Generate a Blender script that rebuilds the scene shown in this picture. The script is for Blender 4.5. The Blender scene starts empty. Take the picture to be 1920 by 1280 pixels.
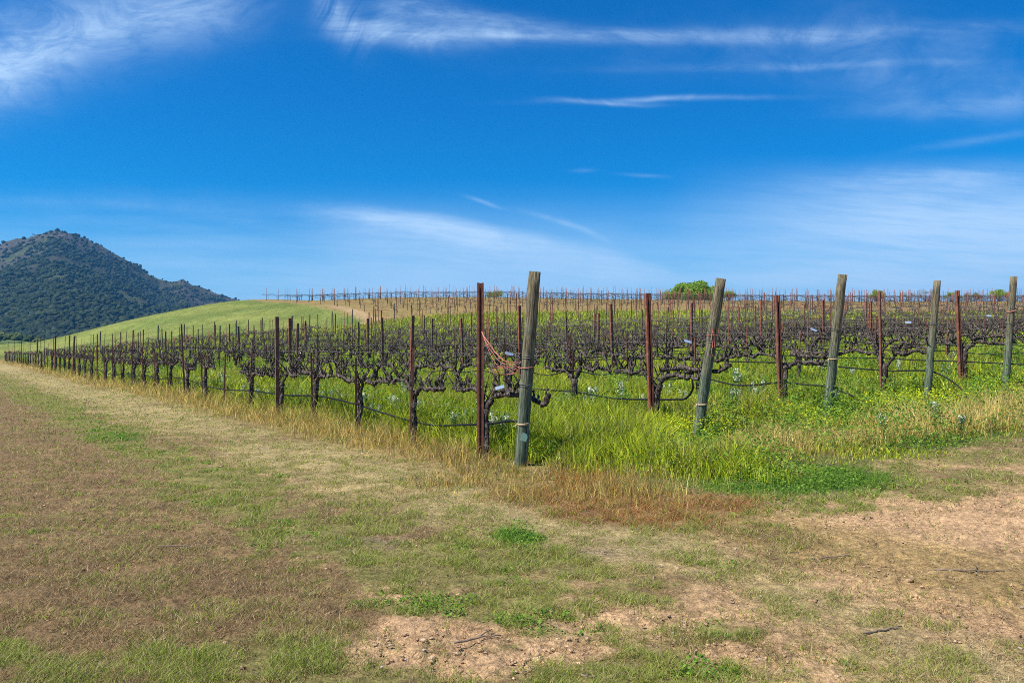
import bpy, bmesh, math, random
import numpy as np
from mathutils import Vector, Matrix
C = bpy.context.scene
R = math.radians
rng = np.random.default_rng(7)
random.seed(7)

# ---------------------------------------------------------------- camera, sky, sun, exposure
F, HOR, CAMZ = 1480.0, 652.0, 1.39            # focal length in photo pixels, horizon line, eye height
cam_d = bpy.data.cameras.new('camera'); cam = bpy.data.objects.new('camera', cam_d)
C.collection.objects.link(cam); C.camera = cam
cam_d.sensor_width = 36; cam_d.lens = F/1920*36; cam_d.clip_start = .05; cam_d.clip_end = 9000
cam.location = (0, 0, CAMZ); cam.rotation_euler = (R(90)+math.atan((HOR-640)/F), 0, 0)
C.view_settings.view_transform = 'Standard'; C.view_settings.look = 'None'
C.view_settings.gamma = 1; C.view_settings.exposure = 0.63
C.cycles.pixel_filter_type = 'BLACKMAN_HARRIS'; C.cycles.filter_width = .95; C.cycles.use_denoising = False; C.cycles.use_adaptive_sampling = False; C.cycles.sample_clamp_indirect = 4
SUN_EL = R(56); SUN_AZ = math.atan2(-.80, -.42)     # azimuth measured from +Y towards +X
sd = Vector((math.sin(SUN_AZ)*math.cos(SUN_EL), math.cos(SUN_AZ)*math.cos(SUN_EL), math.sin(SUN_EL)))
sl = bpy.data.lights.new('sun', 'SUN'); sl.energy = 5.0; sl.angle = R(.5); sl.color = (1, .94, .82)
so = bpy.data.objects.new('sun', sl); C.collection.objects.link(so)
so.rotation_euler = (-sd).to_track_quat('-Z', 'Y').to_euler()

class NT:
    """small helper for node trees"""
    def __init__(s, tree): s.t = tree; s.t.nodes.clear()
    def n(s, typ, **kw):
        nd = s.t.nodes.new(typ)
        for a, b in kw.items(): setattr(nd, a, b)
        return nd
    def put(s, sock, v):
        if hasattr(v, 'is_output') or isinstance(v, bpy.types.NodeSocket): s.t.links.new(v, sock)
        elif v is not None: sock.default_value = v
    def m(s, op, a, b=None, c=None, clamp=False):
        nd = s.n('ShaderNodeMath', operation=op, use_clamp=clamp)
        s.put(nd.inputs[0], a)
        if b is not None: s.put(nd.inputs[1], b)
        if c is not None: s.put(nd.inputs[2], c)
        return nd.outputs[0]
    def mix(s, f, a, b, mode='MIX'):
        nd = s.n('ShaderNodeMix', data_type='RGBA', blend_type=mode)
        s.put(nd.inputs[0], f); s.put(nd.inputs[6], a); s.put(nd.inputs[7], b)
        return nd.outputs[2]
    def rng(s, v, a, b, c=0., d=1.):
        nd = s.n('ShaderNodeMapRange', interpolation_type='SMOOTHSTEP')
        s.put(nd.inputs[0], v)
        for i, q in zip((1, 2, 3, 4), (a, b, c, d)): nd.inputs[i].default_value = q
        return nd.outputs[0]
    def noise(s, vec, scale, detail=4, rough=.55, dist=0., out=0):
        nd = s.n('ShaderNodeTexNoise'); s.put(nd.inputs['Vector'], vec)
        nd.inputs['Scale'].default_value = scale; nd.inputs['Detail'].default_value = detail
        nd.inputs['Roughness'].default_value = rough; nd.inputs['Distortion'].default_value = dist
        return nd.outputs[out]

W = bpy.data.worlds.new('World'); C.world = W; W.use_nodes = True
def build_world():
    g = NT(W.node_tree)
    sky = g.n('ShaderNodeTexSky', sky_type='NISHITA', sun_disc=False, sun_elevation=SUN_EL, sun_rotation=SUN_AZ)
    sky.air_density = 1.0; sky.dust_density = .35; sky.ozone_density = 4.0; sky.altitude = 300
    hs = g.n('ShaderNodeHueSaturation'); hs.inputs['Hue'].default_value = .49; hs.inputs['Saturation'].default_value = 1.38; hs.inputs['Value'].default_value = 1.0
    g.put(hs.inputs['Color'], sky.outputs[0])
    blue = g.mix(1., hs.outputs[0], (.01, .72, 1.07, 1), 'MULTIPLY')
    tc = g.n('ShaderNodeTexCoord'); sp = g.n('ShaderNodeSeparateXYZ'); g.put(sp.inputs[0], tc.outputs['Generated'])
    x, y, z = sp.outputs
    hyp = g.m('SQRT', g.m('ADD', g.m('MULTIPLY', x, x), g.m('MULTIPLY', y, y)))
    A = g.m('ARCTAN2', x, y); B = g.m('DIVIDE', z, g.m('MAXIMUM', hyp, .02))
    def comb(a, b, c=0.):
        nd = g.n('ShaderNodeCombineXYZ'); g.put(nd.inputs[0], a); g.put(nd.inputs[1], b); g.put(nd.inputs[2], c); return nd.outputs[0]
    warp = g.noise(comb(A, B), 5., 3, .5, out=1)
    ws = g.n('ShaderNodeSeparateColor'); g.put(ws.inputs[0], warp)
    wa = g.m('MULTIPLY_ADD', ws.outputs[0], .08, g.m('SUBTRACT', A, .04)); wb = g.m('MULTIPLY_ADD', ws.outputs[1], .02, g.m('SUBTRACT', B, .010))
    front = g.rng(y, -.1, .15)
    BX = g.m('MULTIPLY_ADD', g.m('TANGENT', g.m('MINIMUM', g.m('MAXIMUM', wa, -1.), 1.)), F, 960.); BY = g.m('SUBTRACT', HOR, g.m('MULTIPLY', g.m('DIVIDE', wb, g.m('MAXIMUM', g.m('COSINE', A), .3)), F))     # bearing and height on one scale
    wa = g.m('MULTIPLY_ADD', BX, 1/F, -960/F); wb = g.m('MULTIPLY_ADD', BY, -1/F, HOR/F)
    def rot(a, b, deg, sx, sy, off):
        c_, s_ = math.cos(R(deg)), math.sin(R(deg))
        p = g.m('MULTIPLY_ADD', a, c_*sx, g.m('MULTIPLY', b, s_*sx)); q = g.m('MULTIPLY_ADD', b, c_*sy, g.m('MULTIPLY', a, -s_*sy))
        return comb(p, q, off)
    def streak(deg, sx, sy, off, scale=1., rough=.62):
        return g.noise(rot(wa, wb, deg, sx, sy, off), scale, 7, rough)
    S = {'h': streak(-2, 2.0, 22, 1.3), 'd': streak(24, 3.0, 13, 5.1, rough=.68), 'e': streak(-12, 2.2, 18, 9.7), 's': g.noise(comb(wa, wb, 3.3), 5, 6, .6)}
    fine = g.noise(rot(wa, wb, -5, 9, 110, 2.), 1., 8, .72)
    def ell(px, py, rx, ry, deg, kind, amp, lo=.42, hi=.72):
        """a cirrus patch centred on a compass bearing and a height above the horizon"""
        da = g.m('SUBTRACT', wa, (px-960)/F); db = g.m('SUBTRACT', wb, (HOR-py)/F)
        c_, s_ = math.cos(R(deg)), math.sin(R(deg)); rx = rx/F; ry = ry/F
        p = g.m('MULTIPLY_ADD', da, c_/rx, g.m('MULTIPLY', db, s_/rx)); q = g.m('MULTIPLY_ADD', db, c_/ry, g.m('MULTIPLY', da, -s_/ry))
        r2 = g.m('ADD', g.m('MULTIPLY', p, p), g.m('MULTIPLY', q, q))
        f = g.m('EXPONENT', g.m('MULTIPLY', r2, -1.))
        return g.m('MULTIPLY', g.m('MULTIPLY', f, amp), g.rng(S[kind], lo, hi))
    L = [(60, 70, 330, 85, 17, 's', .55, .15, .7), (0, 165, 140, 50, 28, 's', .4, .2, .7), (330, 30, 170, 60, 15, 's', .3, .3, .75), (100, 90, 220, 40, 20, 'd', .3, .35, .75),
         (640, 25, 30, 60, 30, 'f', .45, .3, .6), (720, 60, 95, 22, -14, 'h', .42, .3, .62), (750, 15, 60, 45, 0, 's', .4, .3, .65), (860, 62, 160, 20, 0, 'h', .38, .3, .62), (1060, 66, 240, 12, 0, 'h', .36, .3, .66), (1400, 62, 320, 14, 1, 'h', .24, .3, .68), (1650, 58, 240, 14, 2, 'h', .2, .3, .68),
         (860, 30, 180, 16, -8, 'h', .3, .3, .65), (1250, 184, 170, 5, 1, 'h', .32, .2, .55), (1130, 190, 70, 4, -4, 'h', .3, .2, .55), (1480, 122, 260, 7, 1, 'h', .25, .2, .6), (1400, 90, 400, 50, 0, 's', .10, .3, .7),
         (1830, 165, 200, 50, -4, 's', .28, .3, .7), (1700, 60, 300, 60, 0, 's', .14, .3, .7), (905, 380, 34, 3.5, -14, 'h', .26, .15, .5), (1210, 330, 34, 3.5, -4, 'h', .2, .2, .6), (1100, 320, 24, 4, 0, 'h', .12, .2, .6), (1045, 414, 50, 5, -16, 'h', .3, .15, .55), (1110, 438, 46, 5, -28, 'h', .16, .15, .55),
         (690, 402, 100, 14, -9, 'e', .45, .25, .6), (890, 445, 150, 22, -14, 's', .35, .25, .65), (200, 400, 420, 40, -4, 'h', .16, .3, .7), (1800, 335, 240, 22, 1, 'h', .34, .25, .62), (1850, 262, 120, 8, 8, 'h', .15, .3, .6), (1850, 200, 220, 20, 3, 'h', .15, .3, .6)]
    S['f'] = g.noise(rot(wa, wb, 62, 4, 60, 7.), 1., 5, .6)
    tot = None
    for a in L:
        v = ell(*a); tot = v if tot is None else g.m('ADD', tot, v)
    tot = g.m('MULTIPLY', g.m('MULTIPLY', tot, g.rng(g.noise(comb(wa, g.m('MULTIPLY', wb, 1.8), 8.), 9, 8, .7, 1.2), .34, .64, .5, 1.15)), g.rng(fine, .3, .7, .86, 1.08))
    dx = g.m('SUBTRACT', BX, 700.); edge = g.m('ADD', g.m('MULTIPLY_ADD', dx, .087, 388.), g.m('MULTIPLY', g.m('MULTIPLY', dx, dx), .000177))
    below = g.m('SUBTRACT', BY, edge)
    veil = g.m('MULTIPLY', g.m('MULTIPLY', g.rng(below, -4, 26), g.m('EXPONENT', g.m('MULTIPLY', g.m('MAXIMUM', below, 0.), -1/110))), g.m('MULTIPLY', g.rng(BX, 520, 800), g.rng(BX, 1400, 1120)))
    veil = g.m('MULTIPLY', veil, g.m('MULTIPLY', g.rng(S['e'], .25, .6, .5, .85), g.m('MULTIPLY', g.rng(fine, .3, .7, .7, 1.15), g.rng(S['s'], .3, .6, .75, 1.1))))
    right = g.m('MULTIPLY', g.m('MULTIPLY', g.rng(BY, 280, 430), g.rng(BX, 1180, 1720)), g.m('MULTIPLY', g.m('MULTIPLY', g.rng(S['h'], .25, .65, .6, 1.), g.rng(fine, .3, .7, .8, 1.15)), .88))
    low = g.m('MULTIPLY', g.rng(BY, 330, 590), g.m('MULTIPLY', g.rng(S['h'], .25, .7, .5, 1.1), .74))
    tot = g.m('ADD', tot, g.m('ADD', veil, right))
    tot = g.m('SUBTRACT', 1., g.m('MULTIPLY', g.m('SUBTRACT', 1., g.m('MINIMUM', g.m('MULTIPLY', tot, front), .8)), g.m('SUBTRACT', 1., low)))
    col = g.mix(tot, blue, (4.6, 6.4, 8.6, 1))
    bg = g.n('ShaderNodeBackground'); g.put(bg.inputs[0], col); bg.inputs[1].default_value = .085
    o = g.n('ShaderNodeOutputWorld'); g.put(o.inputs[0], bg.outputs[0])
build_world()
W.cycles.sampling_method = 'MANUAL'; W.cycles.sample_map_resolution = 512

# ---------------------------------------------------------------- numeric helpers
def hash2(ix, iy, seed):
    h = (ix.astype(np.int64)*374761393 + iy.astype(np.int64)*668265263 + seed*974634777) & 0xffffffff
    h = ((h ^ (h >> 13))*1274126177) & 0xffffffff
    return ((h ^ (h >> 16)) & 0xffff)/65535.0
def vnoise(x, y, seed=0):
    x0 = np.floor(x); y0 = np.floor(y); fx = x-x0; fy = y-y0
    fx = fx*fx*(3-2*fx); fy = fy*fy*(3-2*fy)
    a = hash2(x0, y0, seed); b = hash2(x0+1, y0, seed); c = hash2(x0, y0+1, seed); d = hash2(x0+1, y0+1, seed)
    return (a*(1-fx)+b*fx)*(1-fy) + (c*(1-fx)+d*fx)*fy
def fbm(x, y, seed=0, oct=4, gain=.5):
    s = 0; a = 1; t = 0
    for i in range(oct):
        s = s + a*vnoise(x*2**i+i*17.3, y*2**i-i*9.1, seed+i); t += a; a *= gain
    return s/t
def sst(v, a, b):
    t = np.clip((np.asarray(v, float)-a)/(b-a), 0, 1); return t*t*(3-2*t)
def at(px, py, Y): return ((px-960)/F*Y, Y, CAMZ+(HOR-py)/F*Y)      # photo reading + known distance -> metres
def flat(px, py): Y = CAMZ*F/(py-HOR); return ((px-960)/F*Y, Y)      # photo reading on the level lane

P0 = np.array([.1, 9.3]); HD = np.array([2.465, 1.66]); RD = np.array([-.59, .8077]); RD /= np.hypot(*RD)
DET = HD[0]*RD[1]-HD[1]*RD[0]
def rowc(X, Y):
    dx = X-P0[0]; dy = Y-P0[1]
    return (dx*RD[1]-dy*RD[0])/DET, (HD[0]*dy-HD[1]*dx)/DET

ctrl = [at(*a) for a in [
    # along the headland and the first row
    (976, 880, 9.3), (1303, 825, 10.96), (1550, 786, 12.62), (1730, 755, 14.28), (1885, 729, 15.94), (1222, 800, 11.65), (1463, 762, 13.3), (1650, 745, 15), (1808, 725, 16.6),
    (524, 783, 15.6), (345, 748, 21.2), (242, 727, 27.4), (178, 715, 33.4), (101, 697, 45.4), (56, 686, 57.), (10, 680, 75.),
    # middle of the block
    (960, 780, 14.5), (960, 730, 19.5), (960, 712, 24.5), (960, 694, 29.6), (960, 679, 34.6), (960, 668, 39.6), (960, 648, 50), (960, 630, 60), (960, 610, 72), (960, 590, 86),
    (1400, 700, 20), (1400, 660, 35), (1400, 632, 50), (1400, 608, 66), (1400, 590, 82), (1850, 690, 20), (1850, 652, 33), (1850, 626, 48), (1850, 604, 64), (1850, 588, 80),
    (600, 705, 27), (600, 668, 45), (600, 640, 62), (640, 618, 86), (760, 600, 86), (400, 680, 45), (400, 652, 64), (400, 637, 84), (250, 670, 60), (250, 648, 82),
    # hill behind, its crest and its far side
    (150, 645, 105), (205, 615, 112), (250, 600, 116), (300, 588, 122), (350, 578, 127), (430, 565, 132), (500, 561, 137), (580, 564, 135), (700, 559, 134), (900, 557, 130), (1250, 562, 126), (1500, 564, 125), (1920, 565, 120),
    (300, 622, 95), (420, 590, 105), (560, 585, 100), (700, 576, 105), (960, 571, 106), (1400, 575, 103), (1850, 575, 100),
    (430, 577, 180), (700, 578, 180), (1200, 578, 180), (1800, 580, 180), (250, 625, 165), (2400, 575, 120), (2300, 640, 35), (-120, 665, 110), (60, 652, 130)]]
ctrl += [(0, 0, 0), (-3, 3, 0), (3, 3, .0), (-6, 8, 0), (3, 6.5, .0), (6, 8, .12), (10, 11, .36), (-14, 16, 0), (-30, 30, 0), (-70, 60, 0), (0, -20, 0), (-30, -10, -.1), (30, -10, .2), (30, 15, 1.0), (-100, 90, 0), (6, 5, 0), (0, 6.5, -.0)]
ctrl = np.array(ctrl); CXY = ctrl[:, :2]
def phi(r2): return np.sqrt(r2+6.0**2)
_D = ((CXY[:, None]-CXY[None])**2).sum(-1)
_K = phi(_D); _n = len(ctrl)
_M = np.zeros((_n+3, _n+3)); _M[:_n, :_n] = _K - np.eye(_n)*.25; _M[:_n, _n] = 1; _M[:_n, _n+1:] = CXY/50; _M[_n, :_n] = 1; _M[_n+1:, :_n] = CXY.T/50
_w = np.linalg.solve(_M, np.r_[ctrl[:, 2], 0, 0, 0])
def height(X, Y):
    X = np.atleast_1d(np.asarray(X, float)); Y = np.atleast_1d(np.asarray(Y, float))
    z = _w[_n]+_w[_n+1]*X/50+_w[_n+2]*Y/50
    for i in range(_n): z = z+_w[i]*phi((X-CXY[i, 0])**2+(Y-CXY[i, 1])**2)
    r = np.hypot(X, Y); f = sst(r, 160, 330)
    return z*(1-f)+(-4)*f
def hz(x, y): return float(height(x, y)[0])

# ---------------------------------------------------------------- object helpers
def link(o, parent=None):
    C.collection.objects.link(o)
    if parent is not None: o.parent = parent
    return o
def tag(o, label=None, cat=None, group=None, kind=None):
    for a, b in (('label', label), ('category', cat), ('group', group), ('kind', kind)):
        if b: o[a] = b
    return o
def mesh_np(name, V, starts, loops, mat, cols=None, smooth=False):
    me = bpy.data.meshes.new(name)
    me.vertices.add(len(V)); me.vertices.foreach_set('co', np.ascontiguousarray(V, dtype=np.float32).ravel())
    me.loops.add(len(loops)); me.loops.foreach_set('vertex_index', np.ascontiguousarray(loops, dtype=np.int32))
    me.polygons.add(len(starts)); me.polygons.foreach_set('loop_start', np.ascontiguousarray(starts, dtype=np.int32))
    if smooth: me.polygons.foreach_set('use_smooth', np.ones(len(starts), dtype=bool))
    if cols is not None:
        a = me.attributes.new('col', 'FLOAT_COLOR', 'POINT')
        c4 = np.ones((len(V), 4), dtype=np.float32); c4[:, :3] = np.clip(cols, 0, 1); a.data.foreach_set('color', c4.ravel())
    me.update(calc_edges=True)
    if mat: me.materials.append(mat)
    return me
def obj(name, me, parent=None): return link(bpy.data.objects.new(name, me), parent)
def empty(name, loc, rz=0):
    o = bpy.data.objects.new(name, None); o.empty_display_size = .2; o.location = loc; o.rotation_euler = (0, 0, rz); return link(o)

class MB:
    """collects vertices and faces for one mesh"""
    def __init__(s): s.v = []; s.f = []; s.n = 0
    def add(s, V, Fc):
        s.v.append(np.asarray(V, float)); s.f += [tuple(i+s.n for i in f) for f in Fc]; s.n += len(V)
    def tube(s, pts, rad, sides=7, jit=0., rnd=None, cap=True):
        pts = np.asarray(pts, float); n = len(pts); rad = np.broadcast_to(np.asarray(rad, float), (n,))
        tan = np.gradient(pts, axis=0); tan /= np.linalg.norm(tan, axis=1)[:, None]+1e-9
        ref = np.array([0, 0, 1.]) if abs(tan[0, 2]) < .8 else np.array([1., 0, 0])
        V = []; u = np.cross(tan[0], ref); u /= np.linalg.norm(u)
        for i in range(n):
            u = u-tan[i]*u.dot(tan[i]); u /= np.linalg.norm(u)+1e-9; w = np.cross(tan[i], u)
            for j in range(sides):
                a = 2*math.pi*j/sides; rr = rad[i]*(1+(rnd.uniform(-jit, jit) if rnd else 0))
                V.append(pts[i]+rr*(math.cos(a)*u+math.sin(a)*w))
        Fc = [(i*sides+j, i*sides+(j+1) % sides, (i+1)*sides+(j+1) % sides, (i+1)*sides+j) for i in range(n-1) for j in range(sides)]
        if cap: Fc += [tuple(range(sides-1, -1, -1)), tuple((n-1)*sides+j for j in range(sides))]
        s.add(V, Fc)
    def box(s, c, size, M=None):
        V = np.array([[x, y, z] for x in (-.5, .5) for y in (-.5, .5) for z in (-.5, .5)])*np.array(size)
        if M is not None: V = V @ np.array(M.to_3x3()).T
        s.add(V+np.array(c), [(0, 1, 3, 2), (4, 6, 7, 5), (0, 4, 5, 1), (2, 3, 7, 6), (0, 2, 6, 4), (1, 5, 7, 3)])
    def extrude(s, poly, z0, z1):
        n = len(poly); V = [(x, y, z0) for x, y in poly]+[(x, y, z1) for x, y in poly]
        s.add(V, [(i, (i+1) % n, n+(i+1) % n, n+i) for i in range(n)]+[tuple(range(n-1, -1, -1)), tuple(range(n, 2*n))])
    def mesh(s, name, mat, smooth=False, cols=None):
        me = bpy.data.meshes.new(name); me.from_pydata(np.concatenate(s.v).tolist(), [], s.f)
        if smooth: me.polygons.foreach_set('use_smooth', [True]*len(me.polygons))
        if mat: me.materials.append(mat)
        return me

# ---------------------------------------------------------------- materials
def mat(name, fn, disp=False):
    m = bpy.data.materials.new(name); m.use_nodes = True; g = NT(m.node_tree)
    o = g.n('ShaderNodeOutputMaterial'); fn(g, o); return m
def bump(g, h, strength, dist):
    b = g.n('ShaderNodeBump'); b.inputs['Strength'].default_value = strength; b.inputs['Distance'].default_value = dist
    g.put(b.inputs['Height'], h); return b.outputs[0]
def pbsdf(g, o, col, rough=.8, nrm=None, metal=0, spec=.3):
    p = g.n('ShaderNodeBsdfPrincipled'); g.put(p.inputs['Base Color'], col); g.put(p.inputs['Roughness'], rough); p.inputs['Metallic'].default_value = metal
    p.inputs['Specular IOR Level'].default_value = spec
    if nrm is not None: g.put(p.inputs['Normal'], nrm)
    g.put(o.inputs[0], p.outputs[0]); return p
def objc(g): return g.n('ShaderNodeTexCoord').outputs['Object']
def geo_pos(g): return g.n('ShaderNodeNewGeometry').outputs['Position']
def orand(g): return g.n('ShaderNodeObjectInfo').outputs['Random']
def ramp(g, v, stops):
    r = g.n('ShaderNodeValToRGB'); g.put(r.inputs[0], v)
    while len(r.color_ramp.elements) < len(stops): r.color_ramp.elements.new(.5)
    for e, (p, c) in zip(r.color_ramp.elements, stops): e.position = p; e.color = (*c, 1)
    return r.outputs[0]
def scaled(g, v, s):
    m = g.n('ShaderNodeMapping'); g.put(m.inputs[0], v); m.inputs['Scale'].default_value = s; return m.outputs[0]

def m_leaf(g, o):
    a = g.n('ShaderNodeAttribute', attribute_name='col').outputs['Color']
    d = g.n('ShaderNodeBsdfPrincipled'); g.put(d.inputs['Base Color'], a); d.inputs['Roughness'].default_value = .55; d.inputs['Specular IOR Level'].default_value = .25
    t = g.n('ShaderNodeBsdfTranslucent'); g.put(t.inputs[0], a)
    mx = g.n('ShaderNodeMixShader'); mx.inputs[0].default_value = .45; g.put(mx.inputs[1], d.outputs[0]); g.put(mx.inputs[2], t.outputs[0]); g.put(o.inputs[0], mx.outputs[0])
M_LEAF = mat('leaf', m_leaf)
def m_bark(g, o):
    c = objc(g); n = g.noise(scaled(g, c, (1, 1, .35)), 45, 5, .65); n2 = g.noise(c, 9, 3)
    col = ramp(g, n, [(.36, (.010, .007, .006)), (.5, (.062, .046, .040)), (.68, (.34, .285, .25))])
    col = g.mix(g.rng(n2, .5, .8, 0, .5), col, (.17, .145, .135, 1))
    pbsdf(g, o, col, .9, bump(g, n, 1., .035), spec=.15)
M_BARK = mat('bark', m_bark)
def m_rust(g, o):
    c = objc(g); n = g.noise(c, 14, 5, .65); n2 = g.noise(scaled(g, c, (1, 1, .12)), 40, 4, .6); r = orand(g)
    col = ramp(g, n, [(.3, (.10, .036, .025)), (.52, (.25, .085, .050)), (.72, (.42, .18, .105))])
    col = g.mix(g.rng(n2, .5, .8, 0, .5), col, (.07, .035, .03, 1))
    col = g.mix(g.m('MULTIPLY', r, .35), col, (.13, .085, .07, 1))
    pbsdf(g, o, col, .82, bump(g, n, .4, .004), metal=.0, spec=.25)
M_RUST = mat('rusty_steel', m_rust)
def m_wood(g, o):
    c = objc(g); n = g.noise(scaled(g, c, (1, 1, .05)), 75, 6, .7); n2 = g.noise(c, 5, 4, .6); n3 = g.noise(scaled(g, c, (1, 1, .3)), 22, 4, .6)
    zz = g.n('ShaderNodeSeparateXYZ'); g.put(zz.inputs[0], c)
    top = ramp(g, n, [(.38, (.034, .027, .017)), (.5, (.18, .145, .085)), (.66, (.37, .33, .22))])
    bot = ramp(g, n, [(.36, (.024, .032, .022)), (.5, (.115, .150, .100)), (.66, (.27, .31, .215))])
    hmix = g.rng(g.m('ADD', zz.outputs[2], g.m('MULTIPLY_ADD', n2, 1.6, -.8)), .6, 1.6)
    col = g.mix(hmix, bot, top)
    col = g.mix(g.rng(n2, .5, .7, 0, .5), col, (.12, .17, .13, 1))
    col = g.mix(g.rng(n3, .60, .72, 0, .7), col, (.20, .13, .08, 1))
    ck = g.noise(scaled(g, c, (1, 1, .035)), 38, 3, .5); col = g.mix(g.rng(g.m('ABSOLUTE', g.m('SUBTRACT', ck, .5)), .0, .022, .85, 0), col, (.02, .018, .014, 1))
    sp = g.n('ShaderNodeSeparateXYZ'); g.put(sp.inputs[0], c)
    pbsdf(g, o, col, .85, bump(g, g.m('ADD', n, n3), .9, .010), spec=.2)
M_WOOD = mat('weathered_treated_wood', m_wood)
def m_hose(g, o): pbsdf(g, o, (.010, .012, .013, 1), .6, spec=.25)
M_HOSE = mat('black_polythene', m_hose)
def m_wire(g, o): pbsdf(g, o, (.22, .21, .2, 1), .5, metal=.6)
M_WIRE = mat('galvanised_wire', m_wire)
def m_tag(g, o): pbsdf(g, o, g.mix(g.noise(objc(g), 60, 3), (.42, .52, .66, 1), (.62, .72, .85, 1)), .38, metal=.45)
M_TAG = mat('aluminium_tag', m_tag)
def m_twine(g, o): pbsdf(g, o, g.mix(g.noise(objc(g), 60, 2), (.62, .13, .10, 1), (.68, .30, .22, 1)), .8)
M_TWINE = mat('pink_twine', m_twine)
def m_tie(g, o): pbsdf(g, o, (.62, .46, .28, 1), .8)
M_TIE = mat('straw_tie', m_tie)
def m_twig(g, o): pbsdf(g, o, g.mix(g.noise(objc(g), 30, 3), (.10, .07, .05, 1), (.30, .23, .17, 1)), .9)
M_TWIG = mat('dead_twig', m_twig)
def m_stone(g, o): pbsdf(g, o, g.mix(g.noise(objc(g), 30, 3), (.30, .23, .16, 1), (.48, .39, .28, 1)), .9)
M_STONE = mat('stone', m_stone)
def m_ground(g, o):
    p = geo_pos(g); a = g.n('ShaderNodeAttribute', attribute_name='col').outputs['Color']
    n1 = g.noise(p, 90, 5, .7); n2 = g.noise(p, 22, 5, .65); n3 = g.noise(p, 2.2, 5, .65); n4 = g.noise(p, .35, 4, .6)
    f = g.m('MULTIPLY', g.m('MULTIPLY', g.rng(n1, .25, .75, .5, 1.42), g.rng(n2, .28, .72, .58, 1.36)), g.m('MULTIPLY', g.rng(n3, .25, .75, .8, 1.2), g.rng(n4, .25, .75, .88, 1.12)))
    cc = g.n('ShaderNodeCombineColor'); [g.put(cc.inputs[i], f) for i in range(3)]
    col = g.mix(1., a, cc.outputs[0], 'MULTIPLY')
    hh = g.m('ADD', g.m('MULTIPLY', n1, .35), n2)
    pbsdf(g, o, col, .95, bump(g, hh, 1., .03), spec=.1)
M_GROUND = mat('ground', m_ground)
def m_mtn(g, o):
    p = geo_pos(g); a = g.n('ShaderNodeAttribute', attribute_name='col').outputs['Color']
    n1 = g.noise(p, .08, 6, .7); n2 = g.noise(p, .35, 4, .7)
    f = g.m('MULTIPLY', g.rng(n1, .25, .75, .6, 1.4), g.rng(n2, .25, .75, .7, 1.3))
    cc = g.n('ShaderNodeCombineColor'); [g.put(cc.inputs[i], f) for i in range(3)]
    pbsdf(g, o, g.mix(1., a, cc.outputs[0], 'MULTIPLY'), .95, bump(g, g.m('ADD', n1, n2), .8, 5.), spec=.1)
M_MTN = mat('mountain', m_mtn)

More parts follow.
